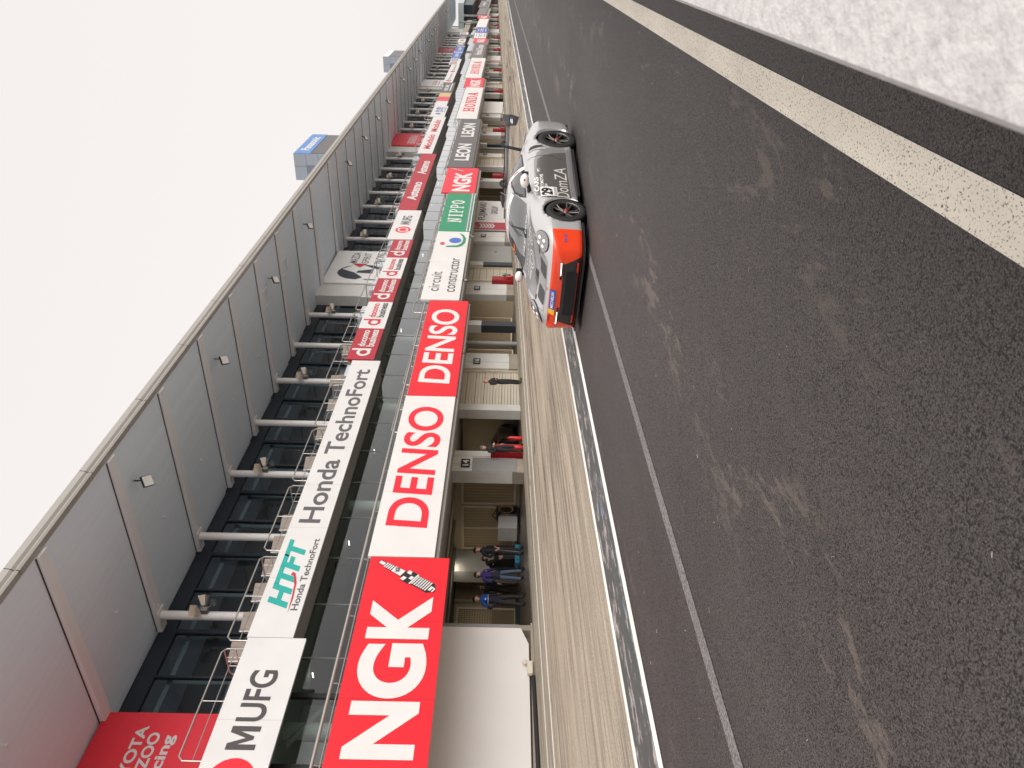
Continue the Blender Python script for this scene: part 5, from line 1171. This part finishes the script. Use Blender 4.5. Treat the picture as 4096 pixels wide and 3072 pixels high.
def plain_car(label, color_name, col, x, y, rz):
    t = thing('parked_car', label, 'car', (x, y, g(x, y) + .0), rz)
    me = CUT.copy(); me.materials.clear(); me.materials.append(mat(color_name, col, .18, .2, coat=1.0))
    for p in me.polygons: p.use_smooth = True
    o = bpy.data.objects.new('body', me); COL.objects.link(o); o.parent = t
    T1 = dict(O=(1.0, 0, 0), u=(-1, 0, 0), v=(0, 1, 0), d=(0, 0, 1)); gls = mat('car_glass', lin(74, 76, 78), .06)
    vs, fs = patch(BVH, poly([(1.41, -.2), (1.60, -.665), (2.10, -.50), (2.06, 0), (2.10, .50), (1.60, .665), (1.41, .2)]), **T1); MB().add(vs, fs, 0, True).build('windscreen', gls, t)
    for sg in (1, -1):
        vs, fs = patch(BVH, poly([(1.75, .955), (2.13, 1.13), (2.6, 1.17), (3.1, 1.07), (3.25, .99), (2.6, .965)]), (1, 0, 0), (-1, 0, 0), (0, 0, 1), (0, sg, 0)); MB().add(vs, fs, 0, True).build('side_window', mat('car_glass_side', lin(58, 58, 59), .08), t)
        d = Vector((.62, sg * .30, .72)).normalized(); uu = Vector((0, 1, 0)); uu = (uu - d * uu.dot(d)).normalized(); vv = d.cross(uu)
        vs, fs = patch(BVH, poly(ell(0, 0, .11, .16, 24)), (.56, sg * .70, .71), uu, vv, d, off=.012); MB().add(vs, fs, 0, True).build('headlight', mat('headlight_glass', lin(150, 150, 148), .05), t)
    vs, fs = patch(BVH, poly([(-.6, .16), (-.5, .38), (.5, .38), (.6, .16)]), (0, 0, 0), (0, 1, 0), (0, 0, 1), (1, 0, 0), off=.008); MB().add(vs, fs).build('grille', mat('grille_mid', lin(86, 84, 82), .4), t)
    for x_, yo, r, wd, ra in WHEELS:
        for sg in (1, -1): wheel(t, x_, yo, r, wd, sg)
    return t
plain_car('black sports car standing inside the open garage behind the man with the beanie', 'paint_black', lin(20, 20, 21), 27.2, 19.9, math.radians(200))
plain_car('dark brown car half hidden behind the mesh doors of the next garage', 'paint_brown', lin(58, 40, 28), 34.2, 20.6, math.radians(195))
# ================================================================== PEOPLE
def skin_mesh(J, E, name):
    """J: joint -> (pos, (rx, ry)); E: (a, b, group). One continuous body grown round the bones."""
    keys = list(J); me = bpy.data.meshes.new(name)
    me.from_pydata([J[k][0] for k in keys], [(keys.index(a), keys.index(b)) for a, b, _ in E], [])
    o = bpy.data.objects.new(name, me); COL.objects.link(o)
    md = o.modifiers.new('skin', 'SKIN'); md.use_smooth_shade = True; md.branch_smoothing = .6
    for i, k in enumerate(keys):
        sv = me.skin_vertices[0].data[i]; sv.radius = J[k][1]; sv.use_root = (k == 'pelvis')
    ss = o.modifiers.new('sub', 'SUBSURF'); ss.levels = 2; ss.render_levels = 2
    dg = bpy.context.evaluated_depsgraph_get(); out = bpy.data.meshes.new_from_object(o.evaluated_get(dg)); out.name = name
    bpy.data.objects.remove(o); return out
def person(label, x, y, rz, H, P, cols, hair='short', extra=None):
    """P overrides joint positions (metres for a 1.75 m figure; x to the person's right, y forwards)"""
    k = H / 1.75; base = {
        'pelvis': ((0, 0, .95), (.155, .115)), 'belly': ((0, .01, 1.08), (.15, .115)), 'chest': ((0, .0, 1.27), (.175, .12)), 'collar': ((0, -.01, 1.435), (.12, .085)),
        'neck': ((0, .0, 1.515), (.060, .060)), 'jaw': ((0, .025, 1.58), (.072, .08)), 'face': ((0, .02, 1.645), (.084, .098)), 'crown': ((0, .005, 1.70), (.066, .08))}
    for s, n in ((1, 'r'), (-1, 'l')):
        base.update({'sho' + n: ((s * .185, -.01, 1.40), (.075, .075)), 'elb' + n: ((s * .25, -.02, 1.13), (.052, .052)), 'wri' + n: ((s * .26, .06, .89), (.036, .036)),
                     'palm' + n: ((s * .26, .085, .82), (.015, .026)), 'hip' + n: ((s * .095, 0, .88), (.098, .10)), 'kne' + n: ((s * .11, .02, .50), (.068, .068)), 'shin' + n: ((s * .115, .0, .30), (.06, .062)),
                     'ank' + n: ((s * .12, -.01, .10), (.05, .055)), 'ball' + n: ((s * .145, .10, .045), (.048, .04)), 'toe' + n: ((s * .155, .17, .04), (.036, .03))})
    for q, v in P.items():
        if q in base: base[q] = (v, base[q][1]) if not isinstance(v[0], tuple) else v
    E = [('pelvis', 'belly', 'top'), ('belly', 'chest', 'top'), ('chest', 'collar', 'top'), ('collar', 'neck', 'skin'), ('neck', 'jaw', 'skin'), ('jaw', 'face', 'skin'), ('face', 'crown', 'skin')]
    # nose and ears
    jf = Vector(base['face'][0]); jj = Vector(base['jaw'][0]); fd = P.get('look', (0, 1, 0)); fd = Vector(fd).normalized(); sd = Vector((fd.y, -fd.x, 0)).normalized()
    for s, n in ((1, 'r'), (-1, 'l')):
        E += [('collar', 'sho' + n, 'top'), ('sho' + n, 'elb' + n, 'top'), ('elb' + n, 'wri' + n, 'top'), ('wri' + n, 'palm' + n, 'skin'), ('pelvis', 'hip' + n, 'leg'), ('hip' + n, 'kne' + n, 'leg'), ('kne' + n, 'shin' + n, 'leg'), ('shin' + n, 'ank' + n, 'leg'), ('ank' + n, 'ball' + n, 'shoe'), ('ball' + n, 'toe' + n, 'shoe')]
        w_, p_ = Vector(base['wri' + n][0]), Vector(base['palm' + n][0]); d = (p_ - w_).normalized(); side = d.cross(Vector((s, 0, .2))).normalized()
        for f in range(4):
            o_ = side * (.027 - .018 * f); L_ = (.036, .042, .039, .03)[f]; a = p_ + d * .03 + o_; b = a + d * L_; c = b + d * L_ * .6 + Vector((-s * .02, .012, 0))
            for nm, v, r_ in (('fa', a, .0115), ('fb', b, .0095), ('fc', c, .008)): base['%s%d%s' % (nm, f, n)] = (tuple(v), (r_, r_))
            E += [('palm' + n, 'fa%d%s' % (f, n), 'skin'), ('fa%d%s' % (f, n), 'fb%d%s' % (f, n), 'skin'), ('fb%d%s' % (f, n), 'fc%d%s' % (f, n), 'skin')]
        a = w_ + d * .03 + side * .045; b = a + d * .035 + side * .012
        base['ta' + n] = (tuple(a), (.012, .012)); base['tb' + n] = (tuple(b), (.010, .010)); E += [('palm' + n, 'ta' + n, 'skin'), ('ta' + n, 'tb' + n, 'skin')]
    for q in P.get('coat', []):     # longer jacket: wider hips
        pass
    J = {q: (tuple(Vector(v[0]) * k), (v[1][0] * k, v[1][1] * k)) for q, v in base.items()}
    me = skin_mesh(J, E, 'body')
    order = ['skin', 'top', 'leg', 'shoe', 'low']; ms = [mat('skin_tone', lin(206, 158, 132), .55)] + [mat('cloth_%d_%d_%d' % c, lin(*c), .8, noise=.12, nscale=9) for c in cols]
    for m in ms: me.materials.append(m)
    segs = [(Vector(J[a][0]), Vector(J[b][0]), gq if not (P.get('pocket') and a[:2] in ('wr', 'pa', 'fa', 'fb', 'ta')) else 'top', a[:2] in ('wr', 'pa', 'fa', 'fb', 'ta')) for a, b, gq in E]
    hem = P.get('hem', .93) * k; band = P.get('band', 1.17) * k
    for p in me.polygons:
        c = p.center; best = 9; bg_ = 'top'
        for a, b, gq, hand in segs:
            ab = b - a; t = max(0, min(1, (c - a).dot(ab) / ab.dot(ab))); dd = (c - a - ab * t).length
            if hand and dd > .034 * k: continue
            if dd < best: best = dd; bg_ = gq
        if bg_ in ('leg', 'top') and 'nohem' not in P:
            if bg_ == 'leg' and c.z > hem and abs(c.x) < .26 * k: bg_ = 'top'
        if bg_ == 'top' and c.z < band and len(cols) > 3: bg_ = 'low'
        if bg_ == 'skin' and (c - Vector(J['collar'][0])).length < .115 * k: bg_ = 'top'
        p.material_index = order.index(bg_) if bg_ != 'low' else 4; p.use_smooth = True
    while len(me.materials) < 5: me.materials.append(ms[1])
    o = bpy.data.objects.new('person', me); COL.objects.link(o); o.location = (x, y, g(x, y)); o.rotation_euler = (0, 0, rz); tag(o, label, 'person')
    # face details, hair and head wear
    F_ = jf * k; dk = mat('eye_dark', lin(40, 32, 30), .4); sk = ms[0]
    R_ = Matrix((sd, fd, Vector((0, 0, 1)))).transposed()
    mb = MB()
    for s in (1, -1): mb.ball(F_ + sd * s * .031 * k + fd * .083 * k + Vector((0, 0, .008 * k)), .010 * k, 8, 6)
    mb.build('eyes', dk, o)
    MB().ball(F_ + fd * .095 * k - Vector((0, 0, .02 * k)), (.014 * k, .018 * k, .026 * k), 8, 6, 0, R_).build('nose', sk, o)
    mb = MB()
    for s in (1, -1): mb.ball(F_ + sd * s * .082 * k - fd * .01 * k, (.010 * k, .02 * k, .032 * k), 8, 6, 0, R_)
    mb.build('ears', sk, o)
    MB().ball(F_ + fd * .086 * k - Vector((0, 0, .058 * k)), (.026 * k, .010 * k, .007 * k), 8, 6, 0, R_).build('mouth', mat('lips', lin(160, 96, 86), .5), o)
    def cap(z0, r_, name, m, back=.01, hgt=1.0):
        mb = MB(); c = F_ + Vector((0, 0, z0 * k)) - fd * back * k; rr = [(math.sin(math.radians(a)) * r_ * k, math.cos(math.radians(a)) * r_ * hgt * k) for a in range(0, 100, 10)]
        M = Matrix.Translation(c) @ R_.to_4x4() @ Matrix.Diagonal((.92, 1.12, 1, 1)); mb.lathe([(a, b) for a, b in rr], M, 18); return mb.build(name, m, o)
    if hair == 'short':
        h = cap(.028, .093, 'hair', mat('hair_black', lin(38, 32, 30), .6)); 
    elif hair == 'long':
        hm = mat('hair_brown', lin(62, 44, 38), .6); cap(.025, .097, 'hair', hm)
        MB().ball(F_ - fd * .045 * k - Vector((0, 0, .03 * k)), (.092 * k, .075 * k, .12 * k), 14, 10, 0, R_).build('hair_back', hm, o)
    elif hair == 'fair':
        cap(.026, .095, 'hair', mat('hair_fair', lin(168, 126, 92), .6)); MB().ball(F_ - fd * .04 * k - Vector((0, 0, .01 * k)), (.088 * k, .07 * k, .09 * k), 14, 10, 0, R_).build('hair_back', mat('hair_fair', lin(168, 126, 92), .6), o)
    elif hair == 'beanie':
        cap(.024, .10, 'beanie', mat('beanie_grey', lin(128, 128, 126), .9, noise=.15, nscale=20), 0, 1.15)
    elif hair == 'cap':
        h = cap(.026, .099, 'cap', mat('cap_black', lin(24, 24, 26), .8)); MB().prism([F_ + Vector((0, 0, .035 * k)) + sd * a * k + fd * b * k for a, b in ((-.07, .08), (.07, .08), (.05, .17), (0, .185), (-.05, .17))], (0, 0, .012 * k)).build('cap_peak', mat('cap_black', lin(24, 24, 26), .8), h)
    if 'mask' in P:
        MB().ball(F_ + fd * .05 * k - Vector((0, 0, .045 * k)), (.068 * k, .055 * k, .055 * k), 14, 10, 0, R_).build('face_mask', mat('mask_' + P['mask'], lin(232, 232, 232) if P['mask'] == 'white' else lin(30, 30, 30), .8), o)
    if 'stripe' in P:
        mb = MB(); z = P['stripe'] * k; c = Vector(J['chest'][0])
        mb.tube([(math.cos(a) * .183 * k, math.sin(a) * .128 * k + c.y, z) for a in [math.pi * 2 * i / 20 for i in range(21)]], .011 * k, 6, 0, False); mb.build('jacket_stripe', mat('stripe_cream', lin(220, 214, 190), .6), o)
    if 'logo' in P:
        lx, lz, c_ = P['logo']; MB().box((lx - .04) * k, (lx + .04) * k, .112 * k, .128 * k, (lz - .02) * k, (lz + .02) * k).build('chest_logo', mat('logo_%d_%d_%d' % c_, lin(*c_), .6), o)
    if extra: extra(o, k, J)
    return o
def crossed(z=1.2):
    return {'elbr': (.27, .03, 1.14), 'wrir': (.04, .185, z - .03), 'palmr': (-.05, .185, z - .01), 'elbl': (-.27, .03, 1.14), 'wril': (-.05, .2, z + .03), 'palml': (.05, .195, z + .03)}
PI = math.pi
person('man in a blue and navy jacket with a cream stripe, standing with legs apart', 18.22, 19.0, PI + .1, 1.76,
       {'elbr': (.32, -.08, 1.14), 'wrir': (.20, .04, .99), 'palmr': (.10, .03, .97), 'elbl': (-.32, -.08, 1.14), 'wril': (-.20, .04, .99), 'palml': (-.10, .03, .97),
        'kner': (.16, .03, .50), 'shinr': (.18, .0, .3), 'ankr': (.20, -.01, .10), 'ballr': (.24, .09, .045), 'toer': (.26, .15, .04), 'knel': (-.15, .03, .50), 'shinl': (-.17, .0, .3), 'ankl': (-.19, -.01, .10), 'balll': (-.22, .09, .045), 'toel': (-.24, .15, .04),
        'look': (-.35, .94, 0), 'pocket': 1, 'stripe': 1.24, 'band': 1.235, 'hem': .86, 'logo': (.1, 1.33, (220, 224, 230)), 'pelvis': ((0, 0, .95), (.17, .13)), 'belly': ((0, .01, 1.08), (.17, .13))},
       [(24, 76, 156), (44, 42, 46), (30, 28, 28), (34, 36, 54)])
person('person in a purple and navy jacket and blue jeans wearing a white face mask', 19.55, 19.2, PI - .1, 1.74,
       {'elbr': (.28, -.03, 1.13), 'wrir': (.19, .07, .99), 'palmr': (.09, .03, .96), 'elbl': (-.28, -.03, 1.13), 'wril': (-.19, .07, .99), 'palml': (-.09, .03, .96),
        'knel': (-.11, .08, .50), 'shinl': (-.12, .1, .3), 'ankl': (-.12, .12, .10), 'balll': (-.14, .22, .045), 'toel': (-.15, .29, .04),
        'look': (-.15, 1, 0), 'pocket': 1, 'mask': 'white', 'band': 1.15, 'hem': .84, 'logo': (-.1, 1.34, (190, 110, 130)), 'pelvis': ((0, 0, .95), (.17, .13))},
       [(66, 48, 122), (84, 98, 120), (40, 36, 44), (40, 42, 60)], 'long')
def stick(o, k, J):
    p = Vector(J['palmr'][0]); MB().tube([p + Vector((-.01, -.02, .05)), p + Vector((.28, .12, -.72))], .016, 8).build('held_rod', mat('rod_metal', lin(150, 150, 150), .3, .8), o)
person('man in black with a black cap resting a metal rod on the floor', 20.55, 19.0, PI + .15, 1.78,
       {'elbr': (.33, -.03, 1.14), 'wrir': (.24, .18, .98), 'palmr': (.24, .22, .92), 'elbl': (-.36, -.08, 1.17), 'wril': (-.19, .05, 1.02), 'palml': (-.15, .07, .99), 'look': (-.3, .95, 0),
        'kner': (.13, .03, .5), 'ankr': (.16, -.02, .1), 'ballr': (.19, .08, .045), 'toer': (.21, .15, .04), 'hem': .86, 'logo': (-.09, 1.36, (150, 140, 110))},
       [(34, 33, 38), (36, 34, 36), (26, 25, 26)], 'cap', stick)
person('person in black bending forward behind the person in the purple jacket', 21.7, 21.0, PI + .6, 1.68,
       {'belly': (0, .06, 1.08), 'chest': (0, .16, 1.22), 'collar': (0, .25, 1.31), 'neck': (0, .31, 1.36), 'jaw': (0, .39, 1.38), 'face': (0, .42, 1.44), 'crown': (0, .42, 1.50), 'shor': (.18, .23, 1.29), 'shol': (-.18, .23, 1.29),
        'elbr': (.24, .33, 1.05), 'wrir': (.2, .45, .86), 'palmr': (.19, .48, .80), 'elbl': (-.24, .33, 1.05), 'wril': (-.2, .45, .86), 'palml': (-.19, .48, .80), 'nohem': 1, 'look': (0, 1, 0)},
       [(22, 21, 22), (24, 22, 23), (24, 22, 23)], 'long')
person('person in black with dark mask stepping away behind the man in the blue jacket', 21.15, 21.4, PI - .9, 1.70,
       {'belly': (0, .05, 1.08), 'chest': (0, .12, 1.25), 'collar': (0, .18, 1.37), 'neck': (0, .23, 1.43), 'jaw': (0, .29, 1.47), 'face': (0, .31, 1.535), 'crown': (0, .30, 1.59), 'shor': (.18, .16, 1.34), 'shol': (-.18, .16, 1.34),
        'elbr': (.23, .2, 1.08), 'wrir': (.2, .33, .88), 'palmr': (.19, .36, .82), 'elbl': (-.23, .18, 1.08), 'wril': (-.2, .3, .88), 'palml': (-.19, .33, .82), 'kner': (.1, .14, .5), 'shinr': (.1, .1, .3), 'ankr': (.1, .08, .1), 'ballr': (.11, .18, .045), 'toer': (.11, .25, .04),
        'knel': (-.1, -.08, .5), 'shinl': (-.1, -.2, .32), 'ankl': (-.1, -.28, .12), 'balll': (-.11, -.2, .05), 'toel': (-.11, -.13, .04), 'nohem': 1, 'mask': 'black'},
       [(22, 21, 22), (24, 22, 23), (34, 28, 28)], 'cap')
pb = crossed(1.2); pb.update({'look': (-.2, 1, 0), 'hem': .88, 'kner': (.12, .03, .5), 'ankr': (.16, -.01, .1), 'ballr': (.19, .09, .045), 'toer': (.21, .16, .04), 'ankl': (-.15, -.01, .1), 'balll': (-.19, .09, .045), 'toel': (-.21, .16, .04)})
def lanyard(o, k, J): MB().tube([(-.16 * k, .09 * k, .95 * k), (-.20 * k, .11 * k, .88 * k), (-.15 * k, .12 * k, .80 * k)], .008, 5).build('belt_strap', mat('strap_pale', lin(190, 190, 190), .6), o)
person('man with a grey beanie in black work clothes with arms crossed', 23.86, 16.9, PI - .05, 1.62, pb, [(40, 38, 42), (30, 29, 31), (28, 27, 27), (34, 33, 36)], 'beanie', lanyard)
ps = crossed(1.16); ps.update({'look': (.25, 1, 0), 'hem': .78, 'pelvis': ((0, 0, .95), (.17, .13)), 'hipr': (.08, 0, .88), 'kner': (.09, .02, .5), 'ankr': (.10, -.01, .1), 'ankl': (-.10, -.01, .1), 'knel': (-.09, .02, .5)})
person('fair-haired person in a long black jacket with arms crossed before the shutter', 27.0, 15.8, PI + .05, 1.57, ps, [(30, 29, 30), (28, 27, 28), (70, 78, 40)], 'fair')
